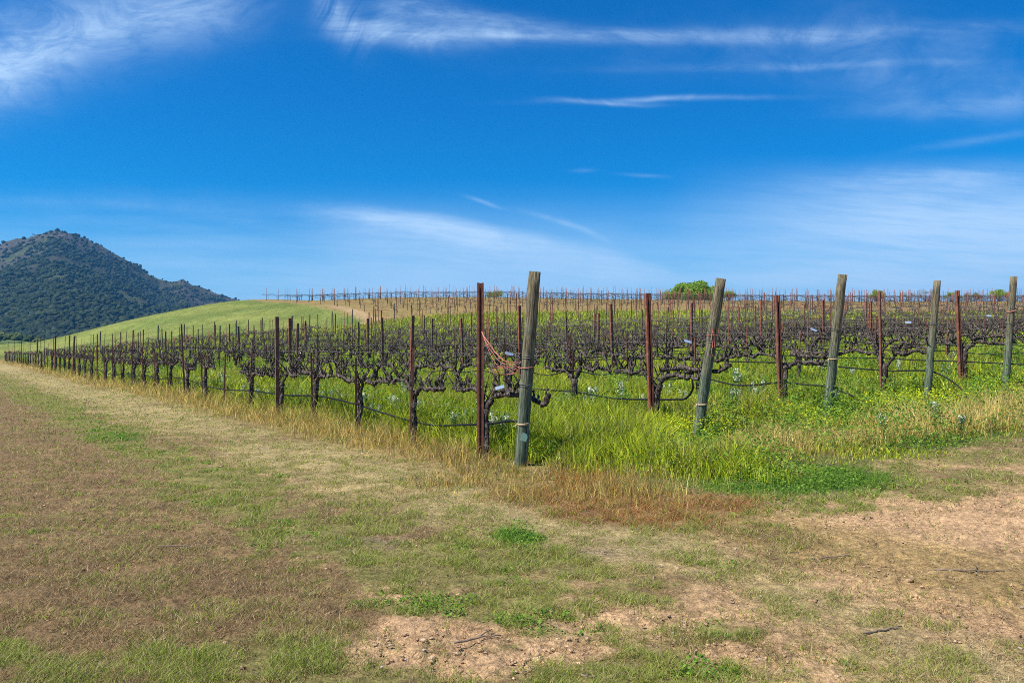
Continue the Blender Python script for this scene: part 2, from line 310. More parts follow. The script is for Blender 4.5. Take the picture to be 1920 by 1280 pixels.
# ---------------------------------------------------------------- what grows where
def ell(X, Y, px, py, rx, ry, ang=0, amp=1.):
    cx, cy = flat(px, py); dx = X-cx; dy = Y-cy; c, s = math.cos(ang), math.sin(ang)
    a = (dx*c+dy*s)/rx; b = (-dx*s+dy*c)/ry
    return amp*np.exp(-(a*a+b*b))
def tedge(k): return np.interp(k, [0, .12, .4, 1, 1.8, 3, 6], [-.6, -1.75, -2.6, -2.75, -2.75, -3.1, -3.3])
KEYS = ['soil', 'thatch', 'straw', 'green', 'red', 'gravel', 'lush']
def cover(X, Y):
    """weights of the ground covers at each point"""
    k, t = rowc(X, Y)
    n = fbm(X*.9, Y*.9, 3, 4)-.5; n2 = fbm(X*2.6, Y*2.6, 11, 4)-.5; n3 = fbm(X*.35, Y*.35, 23, 3)-.5
    kk = k+n*.35
    n4 = fbm(X*7, Y*7, 13, 3)-.5; n5 = fbm(X*5, Y*5, 17, 3)-.5; w = {}
    w['green'] = .95*np.exp(-((kk+1.10)/.17)**2)+.27+ell(X, Y, 300, 1255, 1.3, .45)*1.5+ell(X, Y, 560, 1240, .6, .3)*.8+ell(X, Y, 60, 960, .9, .5)*.5+ell(X, Y, 1010, 1045, .5, .45)*1.1+ell(X, Y, 860, 960, .9, .9)*.5+ell(X, Y, 1600, 950, 1.5, .6, .5)*.9+ell(X, Y, 1350, 1060, .55, .3)*.8+ell(X, Y, 1250, 1180, .5, .18)*.7+ell(X, Y, 1640, 1150, .3, .2)*.7+ell(X, Y, 1850, 1090, .2, .3)*.9+ell(X, Y, 1250, 1250, .4, .12)*.8+ell(X, Y, 1150, 1120, .45, .25)*.8+ell(X, Y, 540, 1120, .7, .3)*.5+n2*1.2+n4*1.5
    w['thatch'] = 1.05*sst(kk, -1.05, -1.4)+ell(X, Y, 300, 1110, 1.2, .6)*.9+ell(X, Y, 640, 960, .8, .9)*.6+ell(X, Y, 1250, 1100, .9, .6)*.8+ell(X, Y, 1350, 1200, .5, .25)*.5+ell(X, Y, 1500, 1000, 1.0, .5)*.6+.25+ell(X, Y, 420, 815, 1.0, 2.2, .3)*.7+ell(X, Y, 800, 1000, .6, .4)*.4+n*.8-n4*.6+n5*1.1
    w['straw'] = 1.0*np.exp(-((kk+.58)/.26)**2)+.15+n3*.4
    road = sst(t+n*2.2, -3.3, -4.7)*(.45*sst(kk, -1.35, -.8)+.55*sst(k+n2*.5, -.5, .1))
    w['soil'] = 1.5*road+ell(X, Y, 900, 1200, .85, .45)*1.9+ell(X, Y, 760, 1110, .5, .3)*1.4+ell(X, Y, 1780, 1100, .8, 1.3)*.7+.12-n2*.9-n5*.7
    w['red'] = ell(X, Y, 1220, 955, 1.0, .7)*1.9+ell(X, Y, 1020, 925, .7, .5)*.8
    w['gravel'] = .72*(ell(X, Y, 1150, 1030, .7, .3)+ell(X, Y, 640, 1000, .55, .3)*.8+ell(X, Y, 715, 1015, .3, .2)*.8)*1.3
    w['lush'] = ell(X, Y, 975, 1002, .18, .20)*2.6+ell(X, Y, 215, 815, .5, 1.0, .55)*1.4+ell(X, Y, 1490, 908, .85, .55, .3)*2.6+ell(X, Y, 30, 1000, .35, .2)*.8
    e = {q: np.exp(np.clip(w[q], -1, 3)*5.5) for q in KEYS}
    e['red'] *= (w['red'] > .15); e['gravel'] *= (w['gravel'] > .15); e['lush'] *= (w['lush'] > .2)
    s = sum(e.values())
    return {q: e[q]/s for q in KEYS}
GC = {'soil': (.47, .30, .165), 'thatch': (.215, .140, .070), 'straw': (.38, .295, .135), 'green': (.20, .18, .06), 'red': (.24, .125, .065), 'gravel': (.24, .185, .15), 'lush': (.05, .10, .02)}
def far_cover(X, Y):
    """1 where the upper block's bare brown soil shows, and the track in front of it"""
    XL = -12-(Y-88)*.68
    d = (Y-86-.03*X)+fbm(X*.2, Y*.2, 5)*5-2.5
    upper = sst(d, 0, 3)*sst(X-XL+fbm(X*.3, Y*.3, 9)*3, -2, 2)
    return upper

# ---------------------------------------------------------------- ground sheet (polar grid, finer near the camera and in front)
def build_ground():
    th = np.concatenate([np.linspace(-math.pi, R(-44), 60, endpoint=False), np.linspace(R(-44), R(44), 760, endpoint=False), np.linspace(R(44), math.pi, 60, endpoint=False)])
    r = np.concatenate([np.geomspace(.4, 2.6, 25, endpoint=False), np.geomspace(2.6, 12, 330, endpoint=False), np.geomspace(12, 260, 300, endpoint=False), np.geomspace(260, 8000, 60)])
    T, Rr = np.meshgrid(th, r); X = Rr*np.sin(T); Y = Rr*np.cos(T)
    X = X.ravel(); Y = Y.ravel(); rr = np.hypot(X, Y)
    Z = height(X, Y)
    k, t = rowc(X, Y)
    near = 1-sst(rr, 9, 16); cv = cover(X, Y)
    rough = .012+.022*cv['soil']+.015*cv['thatch']
    Z += near*rough*(fbm(X*9, Y*9, 41, 5, .6)-.5)*2 + near*.02*(fbm(X*2.2, Y*2.2, 47, 3)-.5)*2
    cl = fbm(X*14, Y*14, 77, 3, .5); cl2 = sst(fbm(X*1.3, Y*1.3, 79, 3), .5, .7); Z += near*cv['soil']*.022*sst(cl, .58, .75)*cl2      # clods
    # wheel rut in the bare track
    inside = sst(k+(fbm(X*.8, Y*.8, 31)-.5)*.25, -.1, .12)*sst(t-tedge(k)+(fbm(X, Y, 33)-.5)*.8, -.2, .3)
    col = np.zeros((len(X), 3))
    for q in KEYS: col += cv[q][:, None]*np.array(GC[q])
    gold = (1-sst(np.abs(k+.14), .1, .3))[:, None]
    col = col*(1-gold*.7)+gold*.7*np.array([.30, .21, .08])
    g1 = np.array([.075, .10, .022]); g2 = np.array([.16, .15, .055]); n = fbm(X*.5, Y*.5, 51)[:, None]
    ins = g1*(1-n)+g2*n
    col = col*(1-inside[:, None])+inside[:, None]*ins
    # grassy hill beyond the rows
    hill = sst(Y, 78, 84)*(1-sst(rr, 230, 300))*(X < 40)
    hn = fbm(X*.12, Y*.12, 61, 5)[:, None]; hf = fbm(X*1.1, Y*.5, 62, 4)[:, None]
    hc = (np.array([.10, .155, .035])*(1-hn)+np.array([.25, .265, .07])*hn)*(.7+.6*hf)
    col = col*(1-hill[:, None])+hill[:, None]*hc
    lane = sst(-k, .2, .6)*sst(Y, 40, 90)*(1-sst(Y, 90, 110)); col = col*(1-lane[:, None])+lane[:, None]*np.array([.20, .19, .08])
    up = far_cover(X, Y)[:, None]; un = fbm(X*.6, Y*.6, 71)[:, None]
    uc = np.array([.26, .15, .07])*(1-un)+np.array([.24, .21, .07])*un
    edge = (up*(1-sst(far_cover(X+.8, Y-2.5), 0, 1)[:, None]))
    uc = uc*(1-edge)+edge*np.array([.33, .19, .10])
    col = col*(1-up)+up*uc
    # the worn track coming down from the upper block
    tx = np.interp(Y, [80, 86, 92, 100, 112], [-16, -15.5, -16.5, -20, -27]); tr = .8*((1-sst(np.abs(X-tx), .5, 1.6))*sst(Y, 80, 84)*(1-sst(Y, 104, 112)))[:, None]
    col = col*(1-tr)+tr*np.array([.38, .27, .15])
    farb = sst(rr, 250, 320)[:, None]; col = col*(1-farb)+farb*np.array([.06, .085, .03])
    nt, nr = len(th), len(r)
    i, j = np.meshgrid(np.arange(nr-1), np.arange(nt), indexing='ij'); j2 = (j+1) % nt
    q = np.stack([i*nt+j, i*nt+j2, (i+1)*nt+j2, (i+1)*nt+j], -1).reshape(-1, 4)[:, ::-1]
    V = np.stack([X, Y, Z], 1)
    # centre fan
    V = np.vstack([V, [[0, 0, 0]]]); col = np.vstack([col, [GC['thatch']]])
    jj = np.arange(nt); tri = np.stack([np.full(nt, len(V)-1), (jj+1) % nt, jj], -1)
    loops = np.concatenate([q.ravel(), tri.ravel()]); starts = np.concatenate([np.arange(len(q))*4, len(q)*4+np.arange(nt)*3])
    o = obj('ground', mesh_np('ground', V, starts, loops, M_GROUND, col, True)); tag(o, kind='structure')
build_ground()

# ---------------------------------------------------------------- blades and leaves (stuff)
def blades(name, P, h, w, az, lean, face, col, seg=2, spread=.05, label=None, cat='grass'):
    N = len(P); d = np.stack([np.cos(az), np.sin(az), np.zeros(N)], 1); s = np.stack([np.cos(face), np.sin(face), np.zeros(N)], 1)*w[:, None]*.5
    up = np.array([0, 0, 1.]); col = col*(1+rng.normal(0, spread, (N, 1)))
    if seg == 2:
        m = P+up*h[:, None]*.58+d*(lean*.3)[:, None]; tip = P+up*h[:, None]+d*lean[:, None]
        V = np.stack([P-s, P+s, m-s*.8, m+s*.8, tip], 1).reshape(-1, 3)
        b = np.arange(N)[:, None]*5; loops = (b+np.array([[0, 1, 3, 2, 2, 3, 4]])).ravel()
        starts = (np.arange(N)[:, None]*7+np.array([[0, 4]])).ravel(); cc = np.repeat(col, 5, 0)
    else:
        tip = P+up*h[:, None]+d*lean[:, None]
        V = np.stack([P-s, P+s, tip], 1).reshape(-1, 3); loops = np.arange(3*N); starts = np.arange(N)*3; cc = np.repeat(col, 3, 0)
    return V, loops, starts, cc
def join(name, sets, label, cat, mat_=None):
    V = []; L = []; S = []; Cc = []; nv = nl = 0
    for v, l, s, c in sets:
        V.append(v); L.append(l+nv); S.append(s+nl); Cc.append(c); nv += len(v); nl += len(l)
    o = obj(name, mesh_np(name, np.concatenate(V), np.concatenate(S), np.concatenate(L), mat_ or M_LEAF, np.concatenate(Cc)))
    return tag(o, label, cat, kind='stuff')
def leaves(P, size, col, flatn=.4, spread=.1):
    """small rhombic leaves, randomly turned"""
    N = len(P); a = rng.normal(size=(N, 3)); a[:, 2] *= flatn; a /= np.linalg.norm(a, axis=1)[:, None]
    b = rng.normal(size=(N, 3)); b[:, 2] *= flatn; b -= a*(a*b).sum(1)[:, None]; b /= np.linalg.norm(b, axis=1)[:, None]
    s = size[:, None]; V = np.stack([P-a*s*.5, P+b*s*.32, P+a*s*.5, P-b*s*.32], 1).reshape(-1, 3)
    col = col*(1+rng.normal(0, spread, (N, 1)))
    return V, np.arange(4*N), np.arange(N)*4, np.repeat(col, 4, 0)
def sector(N, r0, r1, a=40):
    r = r0*(r1/r0)**rng.random(N); th = R(a)*(2*rng.random(N)-1); return r*np.sin(th), r*np.cos(th), r
def mixc(f, a, b): f = np.asarray(f)[:, None]; return np.array(a)*(1-f)+np.array(b)*f
def on(X, Y, dz=0): return np.stack([X, Y, height(X, Y)+dz], 1)

def foreground():
    sets = []; dead = []
    X, Y, r = sector(1150000, 2.7, 60, 38); k, t = rowc(X, Y)
    ok = (k < -.02) | (t < tedge(k)+.2); X, Y, r, k, t = [q[ok] for q in (X, Y, r, k, t)]
    cv = cover(X, Y); N = len(X); cl = fbm(X*6, Y*6, 91, 3); cl2 = fbm(X*1.7, Y*1.7, 92, 3)
    dens = cv['green']*.9+cv['straw']*.62+cv['thatch']*.28+cv['soil']*.07+cv['red']*.75+cv['gravel']*.15+cv['lush']*1.
    dens = dens*sst(cl, .30, .62)*1.5
    use = rng.random(N) < dens
    X1, Y1, r1, c1, c2 = X[use], Y[use], r[use], cl[use], cl2[use]; cv1 = {q: cv[q][use] for q in KEYS}; n = len(X1)
    sc = np.clip(r1/5, .8, 14.)**.85
    h = rng.uniform(.010, .036, n)*(1+.3*cv1['green']+.9*cv1['lush']+1.2*cv1['red'])*(.3+sst(c1, .2, .8)); w = rng.uniform(.0022, .0048, n)*sc
    base = mixc(np.clip(c2*.5+rng.random(n)*.5, 0, 1), (.13, .21, .02), (.42, .46, .075)); dry = mixc(rng.random(n), (.38, .31, .14), (.52, .42, .22))
    pd = np.clip(.30*cv1['green']+.48*cv1['straw']+.42*cv1['thatch']+.5*cv1['soil']+.5*cv1['gravel']+.3*cv1['red'], 0, 1)
    isdry = rng.random(n) < pd; col = np.where(isdry[:, None], dry, base)
    isr = rng.random(n) < cv1['red']*.75; col = np.where(isr[:, None], mixc(rng.random(n), (.40, .17, .06), (.50, .30, .13)), col)
    isl = rng.random(n) < cv1['lush']; col = np.where(isl[:, None], (.16, .29, .035), col)
    sets.append(blades('', on(X1, Y1), h, w, rng.uniform(0, 6.28, n), h*rng.uniform(.3, 2.2, n), rng.uniform(0, 3.14, n), col, 2, .22))
    join('short_grass', sets, 'short patchy mown grass growing through the dirt lane in front of the vines', 'short grass')
    # dead clippings lying flat
    N = 800000; X, Y, r = sector(N, 2.7, 60, 38); k, t = rowc(X, Y); cv = cover(X, Y); cl = fbm(X*3, Y*3, 95, 3)
    dens = (cv['thatch']*1.+cv['straw']*.95+cv['green']*.35+cv['soil']*.35+cv['red']*.9+cv['gravel']*.35)*sst(cl, .2, .6)
    ok = ((k < -.02) | (t < tedge(k)+.1)) & (rng.random(N) < dens)
    X, Y, r = X[ok], Y[ok], r[ok]; n = len(X); cv = {q: cv[q][ok] for q in KEYS}
    u = rng.random(n); col = mixc(u**1.2, (.10, .062, .028), (.54, .38, .19)); st = rng.random(n) < cv['straw']*.9+.1; col = np.where(st[:, None], mixc(u, (.40, .32, .16), (.60, .50, .30)), col)
    rd = rng.random(n) < cv['red']*.7; col = np.where(rd[:, None], mixc(u, (.26, .12, .05), (.46, .27, .13)), col)
    sc = np.clip(r/5, .8, 14.)**.85
    dead.append(blades('', on(X, Y, .004), rng.uniform(.002, .022, n)*(1+.9*cv['thatch']), rng.uniform(.002, .0042, n)*sc, rng.uniform(0, 6.28, n), rng.uniform(.02, .07, n), rng.uniform(0, 3.14, n), col, 1, .2))
    join('dead_clippings', dead, 'brown dead grass clippings strewn over the dirt lane', 'dead grass')
foreground()

def t0(X, Y): return rowc(X, Y)[1]
def goldband(k, t): return sst(k, .45, .75)*np.exp(-((t-np.interp(k, [.5, 1, 1.4, 2, 3], [-.7, -1.1, -1.3, -1.7, -1.9]))/.62)**2)
def cornergold(X, Y): return np.clip(ell(X, Y, 960, 905, .75, .5)+ell(X, Y, 1120, 925, .6, .45), 0, 1)
def post_near(X, Y):
    """metres to the nearest end post or the trodden spot on its lane side"""
    out = np.full(len(X), 9.)
    for q in range(5):
        a = P0+HD*q; b = a*.86; ab = b-a; u = np.clip(((X-a[0])*ab[0]+(Y-a[1])*ab[1])/(ab@ab), 0, 1); out = np.minimum(out, np.hypot(X-a[0]-ab[0]*u, Y-a[1]-ab[1]*u))
    return out
def dry_strip():
    sets = []
    N = 620000; X, Y, r = sector(N, 6.0, 95, 38); k, t = rowc(X, Y)
    kn = k+(fbm(X*1.2, Y*1.2, 101)-.5)*.22+(fbm(X*5, Y*5, 102)-.5)*.12
    m = np.exp(-((kn+.15)/.105)**2)*(t > -1.2)*1.3+sst(kn, -.2, -.05)*(1-sst(kn, .0, .22))*(t > -.6)*.5
    m += ell(X, Y, 1000, 905, .75, .45)*1.3+ell(X, Y, 1090, 905, .3, .25)*1.2
    hd = goldband(k, t)*1.8; m += hd+cornergold(X, Y)*.9
    m += (k > .1)*(t > tedge(k)+.4)*.06
    m = np.minimum(m*1.5, 1.)*sst(fbm(X*3, Y*3, 103, 3), .22, .5)*(.45+.55*sst(fbm(X*11, Y*11, 104, 2), .35, .6))
    ok = rng.random(N) < m; X, Y, r, k = X[ok], Y[ok], r[ok], k[ok]; n = len(X); sc = np.clip(r/9, .8, 9)**.75
    org = np.clip(ell(X, Y, 1090, 905, .36, .3)*1.3+ell(X, Y, 1000, 915, .8, .45)*.35, 0, 1)
    u = rng.random(n); col = mixc(u, (.46, .30, .055), (.92, .70, .24)); gr = rng.random(n) < .18+.15*sst(k, -.3, .0); col = np.where(gr[:, None], mixc(u, (.16, .22, .03), (.30, .34, .06)), col)
    og = rng.random(n) < org; col = np.where(og[:, None], mixc(u, (.46, .15, .02), (.56, .30, .05)), col)
    br = rng.random(n) < .12+.22*np.exp(-((r-9)/3)**2); col = np.where(br[:, None], mixc(u, (.20, .12, .05), (.34, .22, .10)), col)
    hmul = .38+.62*sst(k, -.32, -.08); hmul = np.where(k > .3, .95, hmul); gb = goldband(k, t0(X, Y)); hmul = hmul*(1+.35*gb)
    gd = rng.random(n) < gb; col = np.where(gd[:, None], mixc(u, (.62, .44, .10), (.95, .74, .30)), col)
    dp = post_near(X, Y); hmul = hmul*(.35+.65*sst(dp, .15, .55))
    h = rng.uniform(.07, .38, n)*hmul*np.where((k > -.1) & (r < 12) & (t0(X, Y) < 1.), .6, 1)*(.6+.8*fbm(X*2, Y*2, 107, 2)); h = np.where(og, h*.75, h)
    sets.append(blades('', on(X, Y), h, rng.uniform(.003, .0065, n)*sc, rng.uniform(0, 6.28, n), h*rng.uniform(.1, 1.2, n)**1.3, rng.uniform(0, 3.14, n), col, 2, .2))
    join('dry_grass', sets, 'tall golden dry grass standing along the vineyard edge', 'dry grass')
dry_strip()

def inner_grass():
    sets = []
    N = 800000; X, Y, r = sector(N, 8.2, 92, 40); k, t = rowc(X, Y)
    edge = t-tedge(k)+(fbm(X*.8, Y*.8, 111)-.5)*1.0
    m = (k+(fbm(X, Y, 112)-.5)*.2 > .03)*(sst(edge, -.1, .6))*(Y < 88)
    clump = fbm(X*1.3, Y*1.3, 113, 3); patch = fbm(X*.32, Y*.32, 115, 3)
    m = m*(.45+.9*sst(clump, .3, .6))
    head = (k > .6)*(1-sst(t, -.9, .5)); m = m*(1-.55*head)*(1-.88*goldband(k, t))*(1-.8*cornergold(X, Y))
    ok = rng.random(N) < m; X, Y, r, k, t, clump, patch = [q[ok] for q in (X, Y, r, k, t, clump, patch)]; n = len(X); sc = np.clip(r/9, .8, 9)**.8
    fr = k-np.floor(k); mid = 1-np.abs(fr-.5)*2      # taller in the alley between rows
    h = rng.uniform(.14, .56, n)*(.25+1.3*clump)*(.75+.35*sst(mid, 0, .4))
    zr = height(X, Y)
    h *= np.where(r > 30, .85, 1); h = np.where((t < .3), h*np.where(k > .6, .62, .78), h); dp = post_near(X, Y); h *= .42+.58*sst(dp, .12, .55); h *= 1-.68*sst(k, .4, .8)*(1-sst(t, -1.5, -.3)); h *= .35+.65*sst(t-tedge(k), 0, .9); h *= 1-.35*sst(k, 1.2, 2.2)*(1-sst(r, 16, 30)) 
    u = rng.random(n); far = sst(r, 20, 60)
    col = mixc(np.clip(u*.6+patch*.6, 0, 1), (.17, .31, .015), (.66, .70, .05))
    yel = rng.random(n) < .10+.35*sst(fbm(X*.9, Y*.9, 116, 3), .5, .66)+.15*far; col = np.where(yel[:, None], mixc(u, (.40, .38, .08), (.52, .46, .16)), col)
    w = np.where(rng.random(n) < .3, rng.uniform(.012, .020, n), rng.uniform(.005, .012, n))*sc; col = col*rng.choice([.4, .8, 1., 1.2], n)[:, None]
    sets.append(blades('', on(X, Y), h, w, rng.uniform(0, 6.28, n), h*rng.uniform(.05, .95, n)**1.4, rng.uniform(0, 3.14, n), col, 2, .2))
    # broad low leaves (cover crop) in the alleys
    N = 420000; X, Y, r = sector(N, 8.2, 60, 40); k, t = rowc(X, Y); edge = t-tedge(k)+(fbm(X*.8, Y*.8, 111)-.5)*1.0
    cl = fbm(X*1.1, Y*1.1, 117, 3); m = (k > .05)*sst(edge, 0, .5)*sst(cl, .42, .6)*.9
    ok = rng.random(N) < m; X, Y, r, cl = X[ok], Y[ok], r[ok], cl[ok]; n = len(X); sc = np.clip(r/9, .8, 6)**.75
    hh = rng.random(n)**.8*(.10+.5*sst(cl, .42, .75))
    pat = fbm(X*.7, Y*.7, 119, 2); col = mixc(pat, (.07, .17, .025), (.20, .32, .03))
    sets.append(leaves(on(X, Y, hh), rng.uniform(.018, .04, n)*sc, col*1.25, .7, .2))
    join('green_grass', sets, 'tall lush green grass filling the alleys between the vine rows', 'tall grass')
    # yellow-green clover mats on the headland and dark green clover clumps
    sets = []; N = 520000; X, Y, r = sector(N, 3.4, 30, 40); k, t = rowc(X, Y)
    pn = fbm(X*1.4, Y*1.4, 121, 3)
    yl = (k > .15)*(t-tedge(k) > .3)*np.exp(-((t-np.interp(k, [0, 1, 1.6, 3], [-.5, .1, -.35, -.4]))/.6)**2)*sst(pn, .34, .5)*sst(k, .2, .9)+ell(X, Y, 1150, 855, .7, .5)*1.3*sst(pn, .3, .5)
    yl = yl*(1+.8*sst(k, 1.6, 2.6))*(1-.8*goldband(k, t))*(1-.8*cornergold(X, Y))
    dk = ell(X, Y, 1490, 908, .85, .55, .3)*1.8+ell(X, Y, 1800, 850, .9, .4, .5)+ell(X, Y, 975, 1002, .17, .16)*1.7+ell(X, Y, 1700, 855, .7, .35, .5)*1.+ell(X, Y, 215, 815, .22, .75, .6)*.9
    dk = dk+((k < -.3) | (t < tedge(k)))*sst(fbm(X*3.2, Y*3.2, 123, 3), .64, .74)*sst(cover(X, Y)['green'], .3, .6)*.6
    isd = dk > yl; m = np.maximum(dk*sst(fbm(X*4, Y*4, 125, 2), .1, .5), yl)
    ok = rng.random(N) < m; X, Y, r, isd, pn, k, dk = [q[ok] for q in (X, Y, r, isd, pn, k, dk)]; n = len(X); sc = np.clip(r/9, .6, 4)**.8
    tt = rowc(X, Y)[1]; hh = rng.random(n)*(1-.5*sst(k, .5, .9)*(1-sst(tt, -1.6, -.6)))*np.where(isd, .03+.13*np.clip(dk-.5, 0, 1), .07+.24*sst(pn, .35, .6))
    col = np.where(isd[:, None], mixc(rng.random(n), (.09, .22, .022), (.27, .42, .05)), mixc(rng.random(n), (.40, .54, .02), (.78, .78, .04)))
    sets.append(leaves(on(X, Y, hh), rng.uniform(.016, .034, n)*sc, col, .5, .18))
    join('clover', sets, 'low clover mats, yellow-green and dark green, at the ends of the rows', 'clover')
    # hill grass beyond the last row end
    N = 200000; X, Y, r = sector(N, 78, 150, 36); up = far_cover(X, Y); k, t = rowc(X, Y)
    m = (Y > 80)*(1-up*.85)*(X < 60); ok = rng.random(N) < m; X, Y, r = X[ok], Y[ok], r[ok]; n = len(X); hn = fbm(X*.12, Y*.12, 61, 5); hf = fbm(X*.5, Y*.5, 66, 3)
    col = mixc(np.clip(hn*1.6-.3, 0, 1), (.078, .130, .025), (.24, .24, .06)); h = rng.uniform(.1, .42, n)*(.4+hf)
    join('hill_grass', [blades('', on(X, Y), h*.38, rng.uniform(.015, .035, n), rng.uniform(0, 6.28, n), h*.4, rng.uniform(-.5, .5, n), col*1.35, 1, .06)], 'soft green grass covering the hill behind the vineyard', 'hill grass')
inner_grass()

# ---------------------------------------------------------------- vines
def knob_path(p0, p1, n, wig, rnd):
    p0 = np.array(p0, float); p1 = np.array(p1, float); out = []
    off = np.zeros(3)
    for i in range(n):
        f = i/(n-1); out.append(p0*(1-f)+p1*f+off*(math.sin(math.pi*f)**.5 if 0 < f < 1 else 0))
        off = off*.7+np.array([rnd.uniform(-wig, wig) for _ in range(3)])
    return np.array(out)
THIN = 1.
HC = .88       # height of the fruiting wire
def vine_parts(seed, lod=0):
    """trunk, two arms along x and their spurs, in metres"""
    rnd = random.Random(seed); sd_ = (9, 6, 4)[lod]; hz_ = rnd.uniform(.60, .74)
    lx, ly = rnd.uniform(-.12, .12), rnd.uniform(-.05, .05); bx = lx*rnd.uniform(.3, 1.4)
    tp = knob_path((bx-lx*.3, 0, -.12), (0, 0, hz_), (12, 8, 4)[lod], .022, rnd)
    tr = np.array([.066-.02*min(1, i/(len(tp)*.35)) for i in range(len(tp))])*rnd.uniform(.8, 1.15)*THIN; tr *= np.array([rnd.uniform(.85, 1.2) for _ in tr]); tr[-1] *= 1.2
    T = MB(); T.tube(tp, tr, sd_, .16 if lod < 2 else 0, rnd)
    if lod == 0:        # a split second stem twisted round the trunk
        q = tp+np.array([[.03*math.cos(i*.7+seed), .03*math.sin(i*.7+seed), 0] for i in range(len(tp))]); T.tube(q, tr*.55, 7, .2, rnd)
    arms = []
    for s in (-1, 1):
        Ln = rnd.uniform(.86, 1.0); n = (24, 12, 5)[lod]
        A = MB(); mid = np.array([s*rnd.uniform(.14, .26), rnd.uniform(-.04, .04), HC+rnd.uniform(-.07, .03)])
        a = knob_path((0, 0, hz_-.03), mid, max(3, n//3), .012, rnd); b = knob_path(mid, (s*Ln, rnd.uniform(-.05, .05), HC+rnd.uniform(-.06, .05)), n-n//3, .035 if lod < 2 else .02, rnd)
        pth = np.vstack([a, b[1:]]); m = len(pth)
        rad = np.array([(.034-.012*(i/m))*(1 if lod < 2 else .8*THIN)*rnd.uniform(.62, 1.42) for i in range(m)]); rad[-1] *= .7
        A.tube(pth, rad, sd_, .26 if lod < 2 else 0, rnd)
        sp = []
        ns = (rnd.randint(9, 12), 10, 7)[lod]
        for q in range(ns):
            f = (q+.9)/(ns+.4); i = min(m-2, int(f*(m-1))+1); base = pth[i]; S = MB()
            hgt = rnd.uniform(.05, .19); dx, dy = rnd.uniform(-.08, .08), rnd.uniform(-.08, .08)
            top = base+np.array([dx, dy, hgt]); pp = knob_path(base-np.array([0, 0, .01]), top, (6, 4, 3)[lod], .016, rnd)
            rr = np.linspace(.021, .008, len(pp))*rnd.uniform(.8, 1.25)
            if lod < 2: rr[-1] *= 1.5; rr[-2] *= 1.15
            S.tube(pp, rr*THIN, (7, 5, 3)[lod], .25 if lod < 2 else 0, rnd)
            if lod < 2:
                for e in range(rnd.randint(2, 4)):      # pruned cane stubs
                    a0 = rnd.uniform(0, 6.28); l2 = rnd.uniform(.035, .10) if rnd.random() < .7 else rnd.uniform(.10, .26); b0 = pp[rnd.randint(1, len(pp)-1)]
                    S.tube([b0, b0+np.array([math.cos(a0)*l2*.4, math.sin(a0)*l2*.4, l2*.5]), b0+np.array([math.cos(a0)*l2*.8, math.sin(a0)*l2*.8, l2])], [.013, .009, .007], 5 if lod == 0 else 3)
            sp.append(S)
            if rnd.random() < .25 and lod < 2:
                S.tube([base, base+np.array([rnd.uniform(-.04, .04), rnd.uniform(-.03, .03), -.05])], [.02, .012], 5)
        arms.append((A, sp))
    return T, arms
def merged(seed, lod):
    T, arms = vine_parts(seed, lod); M_ = MB()
    for b in [T]+[a for a, _ in arms]+[s for _, ss in arms for s in ss]:
        M_.add(np.concatenate(b.v), b.f)
    return M_
NV0, NV1 = 9, 8
near_protos = []
for i in range(NV0):
    T, arms = vine_parts(100+i, 0)
    near_protos.append((T.mesh('vine_trunk', M_BARK, True), [(A.mesh('vine_arm', M_BARK, True), [s.mesh('vine_spur', M_BARK, True) for s in ss]) for A, ss in arms]))
mid_protos = [merged(200+i, 1).mesh('vine', M_BARK, True) for i in range(NV1)]
def tri_arrays(mb):
    V = np.concatenate(mb.v); return V, mb.f

# posts and stakes
def channel(w, dpt, th, z0, z1, lip=.024):
    """open steel channel, opening towards -y"""
    a, b = w/2, dpt/2
    poly = [(-a, -b), (-a, b), (a, b), (a, -b), (a-lip, -b), (a-lip, -b+th), (a-th, -b+th), (a-th, b-th), (-a+th, b-th), (-a+th, -b+th), (-a+lip, -b+th), (-a+lip, -b)]
    m = MB(); m.extrude(poly, z0, z1); return m
post_me = [channel(.074, .050, .005, -.1, hgt).mesh('steel_post', M_RUST) for hgt in (2.06, 2.0, 1.95)]
post_thin = MB(); post_thin.extrude([(-.02, -.015), (-.02, .02), (.02, .02), (.02, -.015), (.014, -.015), (.014, .014), (-.014, .014), (-.014, -.015)], -.1, 2.0); post_thin = post_thin.mesh('steel_post', M_RUST)
def angle_stake(h): m = MB(); m.extrude([(-.016, -.016), (.016, -.016), (.016, -.011), (-.011, -.011), (-.011, .016), (-.016, .016)], -.1, h); return m
stake_me = [angle_stake(h).mesh('vine_stake', M_RUST) for h in (1.22, 1.30, 1.38, 1.15)]
RZ = math.atan2(RD[1], RD[0])
def ordn(n):
    w = ['first', 'second', 'third', 'fourth', 'fifth', 'sixth', 'seventh', 'eighth', 'ninth', 'tenth', 'eleventh', 'twelfth']
    if n <= 12: return w[n-1]
    return str(n)+({1: 'st', 2: 'nd', 3: 'rd'}.get(n % 10, 'th') if n % 100 not in (11, 12, 13) else 'th')
def rowname(k): return 'front row beside the dirt lane' if k == 0 else '%s row back from the dirt lane' % ordn(k+1)

